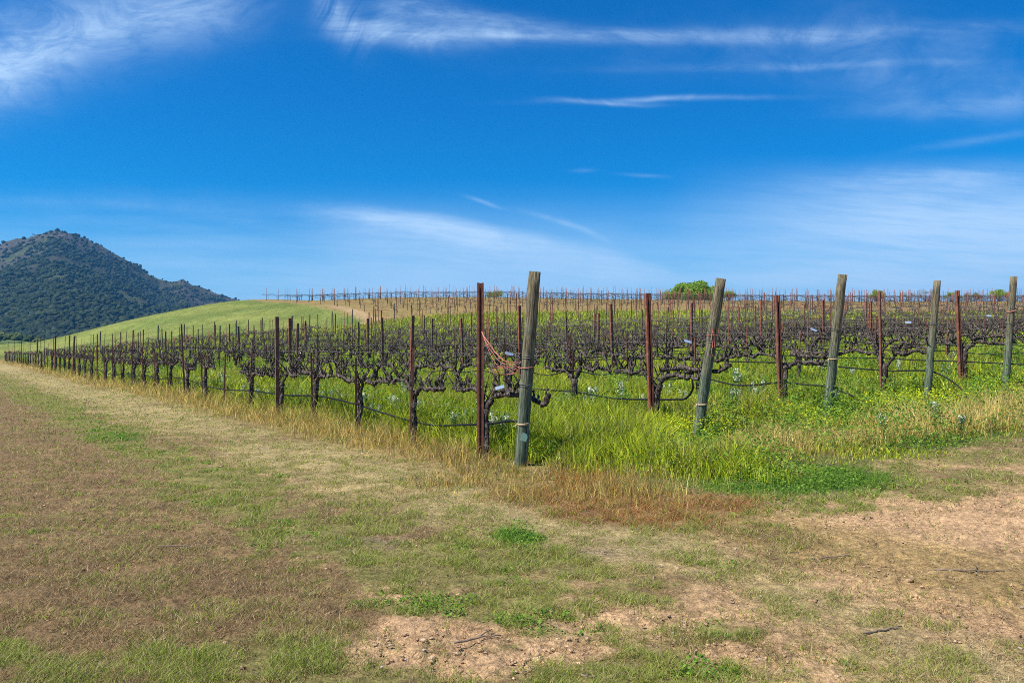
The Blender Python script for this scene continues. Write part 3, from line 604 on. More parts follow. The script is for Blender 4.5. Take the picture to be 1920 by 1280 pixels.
vines = []; posts = []; stakes = []         # (distance, in view, x, y, rz, label bits)
def inview(x, y, mar=0): return y > 3 and abs(x)/y < .66+mar
rr_ = random.Random(5)
for k in range(0, 46):
    phase = 0 if k < 6 else rr_.randint(0, 3); miss = rr_.random
    for j in range(0, 62):
        t = .85+1.83*j; p = P0+HD*k+RD*t; x, y = p
        if y > 86 or (k > 4 and x/y > .80): continue
        a = x/y
        yend = np.interp(a, [-.7, -.55, -.45, -.35, -.25, -.15], [78, 78, 82, 84, 86, 86])
        if y > yend: continue
        bare = y > 64 and -.24 < a < .27
        d = math.hypot(x, y); iv = inview(x, y)
        if not bare and rr_.random() > (.03 if d > 20 else 0): vines.append((d, iv, x, y, RZ, ('a', k, j)))
        if (j+phase) % 4 == 0: posts.append((d, iv, x, y, RZ, ('a', k, j)))
        else: stakes.append((d, iv, x, y, RZ, ('a', k, j)))
for j in range(0, 16):
    y0 = 88.5+3.0*j
    for i in range(-40, 75):
        x = i*1.83+(.4, 0, .9, .2, 1.3, .6, 0, 1.1)[j % 8]+rr_.uniform(-.3, .3); y = y0+.03*x+rr_.uniform(-.12, .12); XL = -12-(y-88)*.68+(0, 1.5, -.8, .9)[j % 4]
        if x < XL or x/y > .76: continue
        d = math.hypot(x, y); iv = inview(x, y)
        vines.append((d, iv, x, y, .03, ('b', j, i)))
        if i % 2 == 0: posts.append((d, iv, x, y, .03, ('b', j, i)))
        elif rr_.random() < .95: stakes.append((d, iv, x, y, .03, ('b', j, i)))

def split(lst, n=300):
    lst = sorted(lst, key=lambda e: (not e[1], e[0])); return lst[:n], lst[n:]
def lab(kind, e, thing_):
    b, k, j = e
    return None
counters = {}
def place_vines():
    one, rest = split(vines, 300)
    one.sort(key=lambda e: e[5][1:])
    for q, (d, iv, x, y, rz, (b, k, j)) in enumerate(one):
        rnd = random.Random(k*977+j*131)
        z = hz(x, y); off = (.07, -.03)
        off = Vector((RD[0], RD[1]))*-.02+Vector((RD[1], -RD[0]))*(.07 if j % 4 == 0 else .055)
        ang = rz+rnd.choice((0, math.pi))+rnd.uniform(-.03, .03); sc = rnd.uniform(.94, 1.05)
        slope = math.atan2(hz(x+RD[0]*.9, y+RD[1]*.9)-hz(x-RD[0]*.9, y-RD[1]*.9), 1.8)
        if abs(ang-rz) > 1: slope = -slope
        look = 'gnarled bare grapevine' if k < 2 else 'bare twisted grapevine'
        label = '%s, %s vine from the row end, %s' % (look, ordn(j+1), rowname(k))
        grp = 'bare grapevines trained along the trellis rows'
        if d < 32:
            o = empty('grapevine', (x+off.x, y+off.y, z), ang); o.scale = (1, 1, sc) if (k or j) else (.88, .66, sc); o.rotation_euler = (0, -slope, ang)
            tm, arms = near_protos[(k*5+j*3+q) % NV0 if not (k == 0 and j == 0) else 2]
            obj('trunk', tm, o)
            for am, ss in arms:
                a = obj('arm', am, o)
                for s in ss: obj('spur', s, a)
        else:
            o = obj('grapevine', rnd.choice(mid_protos)); o.location = (x+off.x, y+off.y, z); o.rotation_euler = (0, -slope, ang); o.scale = (1, 1, sc)
        tag(o, label, 'grapevine', grp)
    return rest
def replicate(variants, places):
    V = []; L = []; S = []; nv = nl = 0; packs = []
    for mb in variants:
        v = np.concatenate(mb.v); lo = np.array([i for f in mb.f for i in f]); st = np.cumsum([0]+[len(f) for f in mb.f])[:-1]; packs.append((v, lo, st))
    P_ = np.array([(e[2], e[3]) for e in places]); Zs = height(P_[:, 0], P_[:, 1])
    for q, e in enumerate(places):
        v, lo, st = packs[rr_.randrange(len(packs))]; a = e[4]+(math.pi if rr_.random() < .5 else 0); c, s = math.cos(a), math.sin(a); sc = rr_.uniform(.9, 1.08)
        w = np.stack([v[:, 0]*c-v[:, 1]*s+e[2], v[:, 0]*s+v[:, 1]*c+e[3], v[:, 2]*sc+Zs[q]], 1)
        V.append(w); L.append(lo+nv); S.append(st+nl); nv += len(v); nl += len(lo)
    return np.concatenate(V), np.concatenate(S), np.concatenate(L)
rest = place_vines()
fine = []
for i in range(6):
    THIN = .62; fine.append(merged(300+i, 2)); THIN = 1.
V, S_, L_ = replicate([merged(300+i, 2) for i in range(6)], [e for e in rest if e[5][0] == 'a'])
V2, S2, L2 = replicate(fine, [e for e in rest if e[5][0] == 'b'])
S_ = np.concatenate([S_, S2+len(L_)]); L_ = np.concatenate([L_, L2+len(V)]); V = np.concatenate([V, V2])
tag(obj('distant_grapevines', mesh_np('distant_grapevines', V, S_, L_, M_BARK)), 'mass of bare brown grapevines on the far rows up the hill', 'grapevines', kind='stuff')

def tall(k, j): return 'tall rusty channel steel post'
def place_posts():
    one, rest = split(posts, 300)
    one.sort(key=lambda e: e[5])
    cnt = {}
    for d, iv, x, y, rz, (b, k, j) in one:
        cnt[(b, k)] = cnt.get((b, k), 0)+1; rnd = random.Random(k*31+j)
        thin = (b == 'a' and (k, j) in ((0, 8), (3, 0))) or (d > 25 and rnd.random() < .5)
        o = obj('steel_post', post_thin if thin else post_me[(k+j) % 3]); o.location = (x, y, hz(x, y))
        o.rotation_euler = (rnd.gauss(0, .018), rnd.gauss(0, .018), rz+math.pi/2+rnd.uniform(-.15, .15))
        if k == 0 and j == 0: o.rotation_euler = (0.0, .0, R(8)); o.scale = (1.1, 1.1, 1.07)
        if b == 'a' and j == 0 and k in (1, 2, 4): o.rotation_euler = (0, -.035 if k != 4 else -.05, R(20)); o.scale = (1.05, 1.05, {1: 1.02, 2: 1.0, 4: 1.0}[k])
        where = ('%s row back from the dirt lane' % ordn(k+1) if k else 'front row beside the dirt lane') if b == 'a' else '%s row of the brown upper block' % ordn(k+1)
        lb = '%s rusty steel trellis post, %s one in the %s' % ('thin' if thin else 'wide', ordn(cnt[(b, k)]), where)
        if k == 0 and j == 0 and b == 'a': lb = 'rusty channel steel post beside the wooden corner post, pink twine tied to it'
        tag(o, lb, 'trellis post', 'rusty steel trellis posts standing above the vines')
    m1 = MB(); m1.extrude([(-.018, -.018), (.018, -.018), (.018, .018), (-.018, .018)], -.1, 2.05)
    m2 = MB(); m2.extrude([(-.025, -.02), (.025, -.02), (.025, .02), (-.025, .02)], -.1, 1.85)
    V, S_, L_ = replicate([m1, m2], rest)
    tag(obj('distant_steel_posts', mesh_np('distant_steel_posts', V, S_, L_, M_RUST)), 'thicket of thin rusty posts along the far rows on the hill', 'trellis posts', kind='stuff')
    one, rest2 = split(stakes, 300); one.sort(key=lambda e: e[5])
    for d, iv, x, y, rz, (b, k, j) in one:
        rnd = random.Random(k*57+j*7); o = obj('vine_stake', stake_me[rnd.randrange(4)]); o.location = (x, y, hz(x, y))
        o.rotation_euler = (rnd.gauss(0, .03), rnd.gauss(-.03, .035), rz+rnd.uniform(-.4, .4))
        where = '%s row back from the dirt lane' % ordn(k+1) if k else 'front row beside the dirt lane'
        tag(o, 'rusty stake at the %s vine from the end, %s' % (ordn(j+1), where), 'vine stake', 'short rusty stakes at the grapevines')
    ms = []
    for h in (1.3, 1.2, 1.55, 1.8, 1.1): m = MB(); m.extrude([(-.014, -.014), (.014, -.014), (0, .014)], -.1, h); ms.append(m)
    V, S_, L_ = replicate(ms, rest2)
    tag(obj('distant_vine_stakes', mesh_np('distant_vine_stakes', V, S_, L_, M_RUST)), 'many short rusty vine stakes on the far rows', 'vine stakes', kind='stuff')
place_posts()

# ---------------------------------------------------------------- wooden end posts
def wood_post(k, L, H, r, label, P=None, lod=False, rs=1):
    p = P if P is not None else P0+HD*k; z = hz(*p); rnd = random.Random(900+k*7+rs)
    m = MB(); n = 14; pts = [(0, 0, -.25)]+[(rnd.uniform(-.004, .004), rnd.uniform(-.004, .004), H*i/n) for i in range(n+1)]
    rad = [r*1.02]+[r*(1.03-.10*i/n)*rnd.uniform(.985, 1.015) for i in range(n+1)]
    m.tube(pts, rad, 18 if not lod else 8, .018, rnd)
    me = m.mesh('wooden_end_post', M_WOOD, True)
    o = obj('wooden_end_post', me); o.location = (p[0], p[1], z)
    topd = Vector((-RD[0]*L, -RD[1]*L, math.sqrt(max(H*H-L*L, .1)))).normalized()
    o.rotation_mode = 'QUATERNION'; o.rotation_quaternion = topd.to_track_quat('Z', 'Y')
    me.polygons.foreach_set('use_smooth', [len(pl.vertices) == 4 for pl in me.polygons])
    tag(o, label, 'wooden post', 'leaning wooden end posts'); return o, p, z, topd
WL = ['leaning weathered wooden post at the vineyard corner, nearest the camera', 'strongly leaning green-grey wooden post, second from the vineyard corner', 'wooden end post third from the corner, vine end and hose tied to it', 'slim wooden end post fourth from the corner, hose drooping off it', 'wooden end post near the right edge with red twine band near its top']
LEAN = [(.27, 2.28), (.42, 2.22), (.28, 2.26), (.2, 2.18), (.16, 2.26)]
wp = []
for k in range(5): wp.append(wood_post(k, LEAN[k][0], LEAN[k][1], (.074, .072, .074, .062, .068)[k], WL[k]))
for k in range(5, 9): wood_post(k, .2, 2.2, .066, 'leaning wooden end post, %s along the headland from the corner' % ordn(k+1))
# far ends of the rows, against the grassy hill
fk = 0
for px, py, Y in ((622, 605, 87), (660, 603, 87), (700, 600, 88), (739, 596, 87), (130, 652, 79), (188, 650, 80), (70, 655, 78), (296, 640, 82), (345, 637, 82), (443, 633, 84), (491, 628, 85), (548, 622, 86), (580, 618, 86)):
    X = (px-960)/F*Y; fk += 1
    wood_post(0, .1, 2.0, .075, 'small grey wooden end post against the grassy hill, %s from the left' % ordn(sorted((70, 130, 188, 296, 345, 443, 491, 548, 580, 622, 660, 700, 739)).__getitem__(0) and sorted((70, 130, 188, 296, 345, 443, 491, 548, 580, 622, 660, 700, 739)).index(px)+1), P=np.array([X, Y]), lod=True, rs=fk)

def along(k, t, dz, side=0.):
    p = P0+HD*k+RD*t+np.array([RD[1], -RD[0]])*side; return np.array([p[0], p[1], hz(*p)+dz])
def on_post(k, h, ang=0, out=1.0):
    """point on the surface of end post k at height h"""
    o, p, z, td = wp[k]; b = Vector((p[0], p[1], z))+td*h; r = (.074, .072, .074, .062, .068)[k]*out
    return np.array(b)+np.array([math.cos(ang)*r, math.sin(ang)*r, 0])
# ---------------------------------------------------------------- drip hoses, wires, tags, twine
def hose(k, pts, rad=.0145, sub=8):
    pts = np.array(pts); n = len(pts); out = []
    for i in range(n-1):       # Catmull-Rom
        a, b, c, d = pts[max(i-1, 0)], pts[i], pts[i+1], pts[min(i+2, n-1)]
        for s in range(sub):
            u = s/sub; out.append(.5*((2*b)+(-a+c)*u+(2*a-5*b+4*c-d)*u*u+(-a+3*b-3*c+d)*u**3))
    out.append(pts[-1]); m = MB(); m.tube(out, rad, 8); return m
for k in range(0, 9):
    tmax = (76, 60, 50, 45, 40, 40, 40, 40, 40)[k]; rnd = random.Random(40+k); S = -.05
    if k == 0:
        pts = [along(0, -.02, .50, .06), along(0, .05, .50, .09), along(0, .35, .49, .08), along(0, .8, .42, S+.12)]
        for j, hh in [(0.4, .34), (.7, .29), (1.1, .30), (1.6, .36), (2, .42), (2.5, .47), (3, .49), (4, .42), (5, .42), (6, .36), (7, .36), (8, .45), (9, .45), (10, .34), (11, .42)]: pts.append(along(0, .85+1.83*j, hh, .1))
        for j in range(12, 40): pts.append(along(0, .85+1.83*j, rnd.uniform(.34, .46), .08))
    elif k == 1:
        pts = [along(1, .1, .80, .02), along(1, .12, .66, .05), along(1, .28, .52, .09), along(1, .5, .49, .1)]
        for j in range(0, 25): pts.append(along(1, .85+1.83*j, .47+rnd.uniform(-.03, .04)+(.03 if j else 0), .08)); pts.append(along(1, .85+1.83*(j+.5), .44+rnd.uniform(-.03, .05), .08))
    elif k == 2:
        pts = [along(2, -.42, .34, .08), along(2, -.2, .40, .10), along(2, .0, .46, .11), along(2, .5, .47, .08)]
        for j in range(0, 22): pts.append(along(2, .85+1.83*j, .47+rnd.uniform(-.02, .03), .08)); pts.append(along(2, .85+1.83*(j+.5), .40+rnd.uniform(-.03, .05), .08))
    elif k == 3:
        pts = [along(3, -.75, -.02, .05), along(3, -.6, .22, .07), along(3, -.35, .42, .08), along(3, 0, .54, .10), along(3, .5, .52, .08)]
        for j in range(0, 20): pts.append(along(3, .85+1.83*j, .52+rnd.uniform(-.02, .03), .08))
    else:
        pts = [along(k, -.3+rnd.uniform(-.2, .2), .5, .08)]
        for j in range(0, 20): pts.append(along(k, .85+1.83*j, .50+rnd.uniform(-.03, .03), .08)); pts.append(along(k, .85+1.83*(j+.5), .46+rnd.uniform(-.03, .03), .08))
    o = obj('drip_hose', hose(k, pts).mesh('drip_hose', M_HOSE, True))
    tag(o, 'black drip hose %s along the %s' % ('sagging low' if k == 0 else 'strung', rowname(k)), 'drip hose', 'black drip hoses strung along the rows')
for k in range(0, 9):
    n = (38, 34, 30, 26, 24, 22, 20, 18, 16)[k]
    for q, (hh, nm) in enumerate(((HC-.015, 'lower'), (1.32, 'middle'), (.60 if k == 0 else 1.62, 'low' if k == 0 else 'top'))):
        pts = [along(k, -.02, hh, .0)]+[along(k, .85+1.83*j, hh+(0 if j % 4 == 0 else -.012), .02) for j in range(n)]
        m = MB(); m.tube(pts, .0016, 4)
        tag(obj('trellis_wire', m.mesh('trellis_wire', M_WIRE)), '%s thin trellis wire of the %s' % ('lowest' if nm == 'low' else nm, rowname(k)), 'wire', 'thin trellis wires along the rows')
# metal row tags
for k, (px, py, Y, rz, tilt) in enumerate(((955, 663, 9.62, .5, .2), (1290, 640, 11.2, .2, .25), (1526, 618, 12.9, .1, .35), (1703, 604, 14.6, 0, 0), (1855, 592, 16.2, .1, 0), (937, 726, 9.55, .3, -.25))):
    c = at(px, py, Y); m = MB(); wd = .115
    poly = [(-wd/2, -.02), (wd/2-.012, -.02), (wd/2, -.008), (wd/2, .02), (-wd/2, .02)]
    m.extrude(poly, -.0008, .0008)
    o = obj('row_tag', m.mesh('row_tag', M_TAG)); o.location = c; o.rotation_euler = (R(62), tilt, rz)
    lb = ['crumpled silvery row tag hanging left of the corner wooden post', 'silvery row tag left of the second wooden post', 'tilted silvery row tag left of the third wooden post', 'small silvery row tag left of the fourth wooden post', 'small silvery row tag left of the rightmost wooden post', 'silvery row tag on the vine arm between corner steel and wooden posts'][k]
    t = tag(o, lb, 'row tag', 'silvery metal row tags')
    if k < 5:
        h = MB(); a = np.array(c); h.tube([a+np.array([.03, 0, .02]), a+np.array([.035, 0, .1]), a+np.array([.01, .02, -.28])], .0012, 4)
        inv = Matrix.Translation(o.location) @ o.rotation_euler.to_matrix().to_4x4()
        hm = h.mesh('hanger', M_WIRE); hm.transform(inv.inverted()); obj('hanger', hm, o)
# pink twine between the corner posts
tw = MB(); rt = random.Random(3)
A0 = np.array(at(903, 622, 9.92)); B0 = on_post(0, 1.18, 2.6, 1.05)
for s in range(4):
    B1 = B0+np.array([0, 0, rt.uniform(-.05, .05)])-np.array([.03*s, 0, 0]); n = 12
    tw.tube([A0*(1-i/n)+B1*i/n+np.array([rt.uniform(-.006, .006), rt.uniform(-.006, .006), -.10*math.sin(math.pi*i/n)*(1+.35*s)+rt.uniform(-.006, .006)]) for i in range(n+1)], .0024, 5)
lp = [B0+np.array([-.20+.16*math.cos(a)*(.6+.4*math.sin(a*2.3)), -.01+.02*math.sin(a*3), -.05+.05*math.sin(a)]) for a in np.linspace(0, 16, 60)]
tw.tube(lp, .0024, 5)
def band(m, k, h, rad=.004, tilt=.1, out=1.06):
    pts = [on_post(k, h+tilt*.1*math.sin(a+1), a, out) for a in np.linspace(0, 6.283, 19)]; m.tube(pts, rad, 5, cap=False)
band(tw, 0, 1.17)
tag(obj('twine', tw.mesh('twine', M_TWINE)), 'tangled pink twine strung from the corner steel post to the wooden post', 'twine')
t2 = MB(); pts = [on_post(1, 1.55-.40*i/8, 4.2+.10*i+.12*math.sin(i*1.7), 1.1) for i in range(9)]; t2.tube(pts, .005, 5)
t2.tube([on_post(1, 1.50-.22*i/8, 4.6+.07*i, 1.12+.05*math.sin(i)) for i in range(9)], .004, 5); band(t2, 1, 1.45)
tag(obj('twine', t2.mesh('twine', M_TWINE)), 'knotted pink twine hanging down the second wooden post', 'twine')
t3 = MB(); band(t3, 4, 1.58, .007, .3); tag(obj('twine', t3.mesh('twine', M_TWINE)), 'red twine band round the rightmost wooden post', 'twine')
for k, h, lb in ((0, .50, 'straw coloured tie holding the hose to the corner wooden post'), (1, .48, 'straw coloured tie low on the second wooden post'), (2, .92, 'pale tie binding the vine end to the third wooden post')):
    m = MB(); band(m, k, h, .005, .05); band(m, k, h+.012, .004, .1)
    b = on_post(k, h, 3.6, 1.1); m.tube([b, b+np.array([-.04, -.02, .05])], .004, 4); m.tube([b, b+np.array([-.05, -.02, -.03])], .004, 4)
    tag(obj('tie', m.mesh('tie', M_TIE)), lb, 'tie', 'ties round the wooden posts')
for k, hs in ((0, (1.28, .95)), (2, (1.38,)), (3, (1.40,)), (1, (1.36,)), (4, (1.3,))):
    m = MB()
    for h in hs: band(m, k, h, .003, .08, 1.04); band(m, k, h+.012, .003, -.08, 1.05)
    tag(obj('wire_wrap', m.mesh('wire_wrap', M_WIRE)), 'dark wire wrapped round the %s' % ('corner wooden post', 'second wooden post', 'third wooden post', 'fourth wooden post', 'rightmost wooden post')[k], 'wire wrap', 'wires wrapped round the wooden posts')
def m_green(g, o): pbsdf(g, o, (.25, .40, .30, 1), .5)
M_GREEN = mat('green_plastic', m_green)
m = MB(); m.extrude([(-.04, -.05), (.03, -.06), (.045, .0), (.01, .06), (-.035, .03)], -.001, .001); o = obj('plastic_label', m.mesh('plastic_label', M_GREEN))
o.location = on_post(0, .36, 4.9, 1.15); o.rotation_euler = (R(80), .2, .4); tag(o, 'pale green plastic label hanging low on the corner wooden post', 'plastic label')

# vine ends reaching past the end posts
def vine_end(k, path, rad, label):
    rnd = random.Random(70+k); m = MB(); pts = [along(k, t_, h_, s_) for t_, h_, s_ in path]; pts = np.array(pts); out = []
    for i in range(len(pts)-1):
        for s in range(4): out.append(pts[i]*(1-s/4)+pts[i+1]*s/4+np.array([rnd.uniform(-.012, .012) for _ in range(3)]))
    out.append(pts[-1]); m.tube(out, [rad*rnd.uniform(.75, 1.35)*(1-.4*i/len(out)) for i in range(len(out))], 8, .2, rnd)
    for i in range(2, len(out)-1, 2):
        b = out[i]; l = rnd.uniform(.06, .14); m.tube([b, b+np.array([rnd.uniform(-.03, .03), rnd.uniform(-.03, .03), l*.6]), b+np.array([rnd.uniform(-.05, .05), rnd.uniform(-.05, .05), l])], [.02, .014, .016], 6, .2, rnd)
    tag(obj('vine_cane', m.mesh('vine_cane', M_BARK, True)), label, 'vine cane', 'old vine canes wrapped past the wooden posts')
vine_end(0, [(.7, .78, .1), (.35, .82, .1), (.0, .80, .13), (-.2, .72, .14), (-.35, .74, .12), (-.42, .86, .1)], .034, 'thick knobby vine cane curling past the corner wooden post')
vine_end(1, [(.7, .92, .08), (.3, .95, .1), (0, .92, .12), (-.3, .93, .12), (-.5, 1.02, .1)], .036, 'knobby vine cane crossing the second wooden post')
vine_end(2, [(.7, .95, .08), (.3, .93, .1), (0, .93, .12), (-.2, 1.0, .1)], .034, 'vine cane tied to the third wooden post')
vine_end(3, [(.7, .95, .08), (.3, .97, .1), (0, .95, .1), (-.1, 1.03, .1)], .03, 'vine cane behind the fourth wooden post')
vine_end(4, [(.7, .98, .08), (.3, 1.05, .1), (0, 1.06, .1)], .03, 'vine cane ending at the rightmost wooden post')

# ---------------------------------------------------------------- flowering bean plants
def bean(seed):
    rnd = random.Random(seed); r2 = np.random.default_rng(seed); H = rnd.uniform(.42, .62); st = MB(); lv = []; fl = []
    for s in range(rnd.randint(2, 4)):
        a = rnd.uniform(0, 6.28); ln = rnd.uniform(.03, .10); h = H*rnd.uniform(.8, 1.05)
        pts = [np.array([math.cos(a)*ln*f*f+.02*math.cos(a), math.sin(a)*ln*f*f+.02*math.sin(a), h*f-.05*(f == 0)]) for f in np.linspace(0, 1, 6)]
        st.tube(pts, np.linspace(.006, .003, 6), 5)
        for q in range(46):
            f = r2.uniform(.2, 1); i = f*5; p = pts[int(min(i, 4))]*(1-(i-int(min(i, 4))))+pts[int(min(i, 4))+1]*(i-int(min(i, 4))); b = r2.uniform(0, 6.28); rr = r2.uniform(.02, .09)
            lv.append(p+np.array([math.cos(b)*rr, math.sin(b)*rr, r2.uniform(-.01, .03)]))
        sp_ = []; fl.append(sp_)
        for q in range(34):
            f = r2.uniform(.70, .99); p = pts[-1]*f+pts[-2]*(1-f); p = pts[3]*(1-(f-.7)/.3)+pts[5]*((f-.7)/.3); b = r2.uniform(0, 6.28); rr = r2.uniform(.008, .028)
            sp_.append(p+np.array([math.cos(b)*rr, math.sin(b)*rr, 0]))
    lv = np.array(lv); n = len(lv)
    v, l, s_, c = leaves(lv, np.full(n, .05), mixc(r2.random(n), (.08, .20, .03), (.19, .33, .07)), .8)
    lm = mesh_np('leaves', v, s_, l, M_LEAF, c); fs = []
    for q in fl:
        q = np.array(q); n = len(q); v, l, s_, c = leaves(q, np.full(n, .044), mixc(r2.random(n), (.80, .76, .62), (.95, .92, .80)), 1.2); fs.append(mesh_np('flower_spike', v, s_, l, M_LEAF, c))
    return st.mesh('stem', M_GREENSTEM), lm, fs
def m_gs(g, o): pbsdf(g, o, (.12, .22, .06, 1), .6)
M_GREENSTEM = mat('green_stem', m_gs)
beans = [bean(500+i) for i in range(7)]
spots = [(1, 0), (0, 0)]
bl = [(786, 795, 10.6), (853, 790, 10.6), (880, 760, 12), (930, 795, 10.2), (943, 800, 10.1), (838, 730, 13), (705, 745, 13.5), (640, 735, 15), (612, 730, 15.5), (572, 735, 16), (560, 730, 17), (548, 745, 16.5), (760, 745, 12.8), (740, 735, 14), (1128, 810, 11), (1105, 745, 13), (1110, 735, 13.5), (1162, 745, 13.5), (1255, 730, 13.6), (1200, 745, 12.8), (1405, 735, 14), (1436, 738, 13.8), (1420, 770, 12.6), (1380, 725, 15), (1070, 740, 13.5), (1000, 730, 14), (1010, 712, 16), (1080, 710, 17), (1655, 810, 10.6), (1756, 800, 11.0), (1870, 700, 17.5), (1540, 690, 18), (1600, 700, 17), (1690, 700, 17.5), (1770, 712, 17), (1790, 680, 20), (500, 735, 18), (470, 735, 19), (452, 728, 20), (420, 722, 21), (1560, 770, 12.6), (1802, 818, 10.6)]
rb = random.Random(77)
for j in range(34):
    k = rb.choice((0, 0, 0, 1, 1, 2)); t = rb.uniform(1, 22); p = P0+HD*(k+rb.uniform(.2, .8))+RD*t
    if inview(*p): bl.append((960+F*p[0]/p[1], 0, p[1]))
for q, (px, py, Y) in enumerate(sorted(bl)):
    Y = float(Y)
    while rowc((px-960)/F*Y, Y)[0] < .16 and px < 1000: Y += .2
    X = (px-960)/F*Y; sm, lm, fm = beans[q % 7]; o = empty('flowering_bean_plant', (X, Y, hz(X, Y)), rb.uniform(0, 6.28)); s = rb.uniform(.75, 1.1); o.scale = (s, s, s)
    if py > 800 and px > 1600: o.scale = (.55, .55, .55)
    obj('stem', sm, o); obj('leaves', lm, o); [obj('flower_spike', m_, o) for m_ in fm]
    tag(o, 'white flowering bean plant in the green grass, %s of all counting from the left' % ordn(q+1), 'bean plant', 'white flowering bean plants among the rows')

# ---------------------------------------------------------------- twigs and stones on the dirt
TW = [(850, 1205, 940, 1190, 'dark forked twig on bare dirt at the bottom centre'), (1620, 1187, 1690, 1172, 'dark bent twig on the tan dirt at right'), (1215, 1057, 1245, 1062, 'pale straw stalk on the gravel patch'), (300, 1022, 370, 1024, 'crooked brown twig in the brown clippings at left'), (1535, 1046, 1590, 1042, 'pale straight stalk on the dirt right of centre'), (1380, 889, 1460, 895, 'grey dead stick lying on the dark green clover'), (1530, 898, 1575, 892, 'short grey stick at the right of the clover clump'), (1045, 940, 1080, 905, 'dark broken stick by the orange grass tuft'), (1090, 1265, 1120, 1270, 'small twig at the bottom edge'), (1750, 1068, 1900, 1072, 'long thin dark twig on the dirt at far right')]
for i, (x0, y0, x1, y1, lb) in enumerate(TW):
    a = flat(x0, y0); b = flat(x1, y1); rnd = random.Random(i); n = 8; m = MB(); lift = .07 if 'clover' in lb else .014
    pts = []
    for q in range(n+1):
        f = q/n; x = a[0]*(1-f)+b[0]*f+rnd.uniform(-.008, .008); y = a[1]*(1-f)+b[1]*f+rnd.uniform(-.008, .008); pts.append((x, y, hz(x, y)+lift+rnd.uniform(0, .01)))
    m.tube(pts, np.linspace(.006, .003, n+1), 6)
    if 'forked' in lb or i in (7, 9):
        p = np.array(pts[4]); m.tube([p, p+np.array([.04, .05, .01]), p+np.array([.07, .12, .0])], [.004, .003, .002], 5)
    tag(obj('twig', m.mesh('twig', M_TWIG, True)), lb, 'twig', 'twigs on the ground')
def stones():
    N = 420; X, Y, r = sector(N, 3, 11, 34); k, t = rowc(X, Y); cv = cover(X, Y); ok = rng.random(N) < cv['gravel']*1.+cv['soil']*.5+cv['red']*.25
    ok &= (k < -.1) | (t < tedge(k)); X, Y = X[ok], Y[ok]; Z = height(X, Y); m = MB()
    bm = bmesh.new(); bmesh.ops.create_icosphere(bm, subdivisions=1, radius=1); bv = np.array([v.co[:] for v in bm.verts]); bf = [tuple(v.index for v in f.verts) for f in bm.faces]; bm.free()
    for x, y, z in zip(X, Y, Z):
        s = rng.uniform(.003, .010); q = bv*(1+rng.normal(0, .15, (len(bv), 1)))*np.array([1.3, 1, .7])*s; m.add(q+np.array([x, y, z+.01]), bf)
    o = obj('pebbles', m.mesh('pebbles', M_STONE)); tag(o, 'small pale pebbles scattered over the dirt', 'pebbles', kind='stuff')
    N = 13000; X, Y, r = sector(N, 2.8, 14, 38); k, t = rowc(X, Y); cv = cover(X, Y); ok = (rng.random(N) < (cv['soil']*1.+cv['thatch']*.25+cv['gravel']*.5)*sst(fbm(X*2.5, Y*2.5, 133, 3), .38, .62)) & ((k < -.1) | (t < tedge(k)))
    X, Y = X[ok], Y[ok]; n = len(X); sz = rng.uniform(.003, .012, n)*(1+1.0*(rng.random(n) < .03))
    jit = 1+rng.normal(0, .25, (n, len(bv), 1)); V = bv[None]*jit*sz[:, None, None]*np.array([1.2, 1, .7]); V += np.stack([X, Y, height(X, Y)+.004], 1)[:, None]
    Fb = np.array(bf); L = (Fb[None]+np.arange(n)[:, None, None]*len(bv)).ravel(); cc = np.repeat(mixc(rng.random(n), (.42, .27, .15), (.62, .44, .27)), len(bv), 0)
    tag(obj('dirt_clods', mesh_np('dirt_clods', V.reshape(-1, 3), np.arange(n*len(Fb))*3, L, M_GROUND, cc)), 'small crumbled dirt clods scattered over the bare lane', 'dirt clods', kind='stuff')
stones()

# ---------------------------------------------------------------- trees on the skyline
def tree(px, pytop, Y, wpx, label, seed, shape=1.0, dense=1., name='oak_tree', c0=(.14, .26, .02), c1=(.38, .54, .07)):
    X = (px-960)/F*Y; zt = CAMZ+(HOR-pytop)/F*Y; z0 = hz(X, Y)-.1; Rw = wpx/F*Y/2; r2 = np.random.default_rng(seed); rnd = random.Random(seed); H = max(zt-z0, Rw*1.1)
    o = empty(name, (X, Y, zt-H)); zc = H-Rw*shape
    tm = MB(); tm.tube([(0, 0, -.6), (.05, 0, zc*.35), (0, .1, zc*.8)], [.28*Rw/4, .2*Rw/4, .15*Rw/4], 8, .1, rnd)
    cl = []
    for i in range(int(26*dense)):
        v = r2.normal(size=3); v /= np.linalg.norm(v); v[2] = abs(v[2])*1.1-.35; rad = r2.uniform(.45, .88); c = np.array([v[0]*Rw*rad, v[1]*Rw*rad, zc+v[2]*Rw*shape*rad]); cl.append((c, Rw*r2.uniform(.18, .34)))
        tm.tube([(0, .05, zc*.6), c*np.array([.5, .5, 1])*np.array([1, 1, .8])+np.array([0, 0, .1]), c], [.09*Rw/4, .05*Rw/4, .02*Rw/4], 5)
    obj('trunk', tm.mesh('trunk', M_BARK, True), o)
    P_ = []; 
    for c, s in cl:
        n = int(420*dense); q = r2.normal(size=(n, 3)); q /= np.linalg.norm(q, axis=1)[:, None]; q *= (r2.random((n, 1))**.4)*s; q[:, 2] *= .75; P_.append(q+c)
    P_ = np.concatenate(P_); n = len(P_); k_ = min(1, .6+.4*dense)
    v, l, s_, c = leaves(P_, r2.uniform(.035, .075, n)*Rw*k_*.9, mixc(r2.random(n), c0, c1), .8, .25)
    obj('crown', mesh_np('crown', v, s_, l, M_LEAF, c), o); tag(o, label, 'tree'); return o
tree(1298, 512, 165, 116, 'rounded bright green oak behind the hill crest, left of the second wooden post', 11, .85, 1.7)
tree(1367, 543, 175, 32, 'small green tree just right of the second wooden post on the skyline', 12, .7)
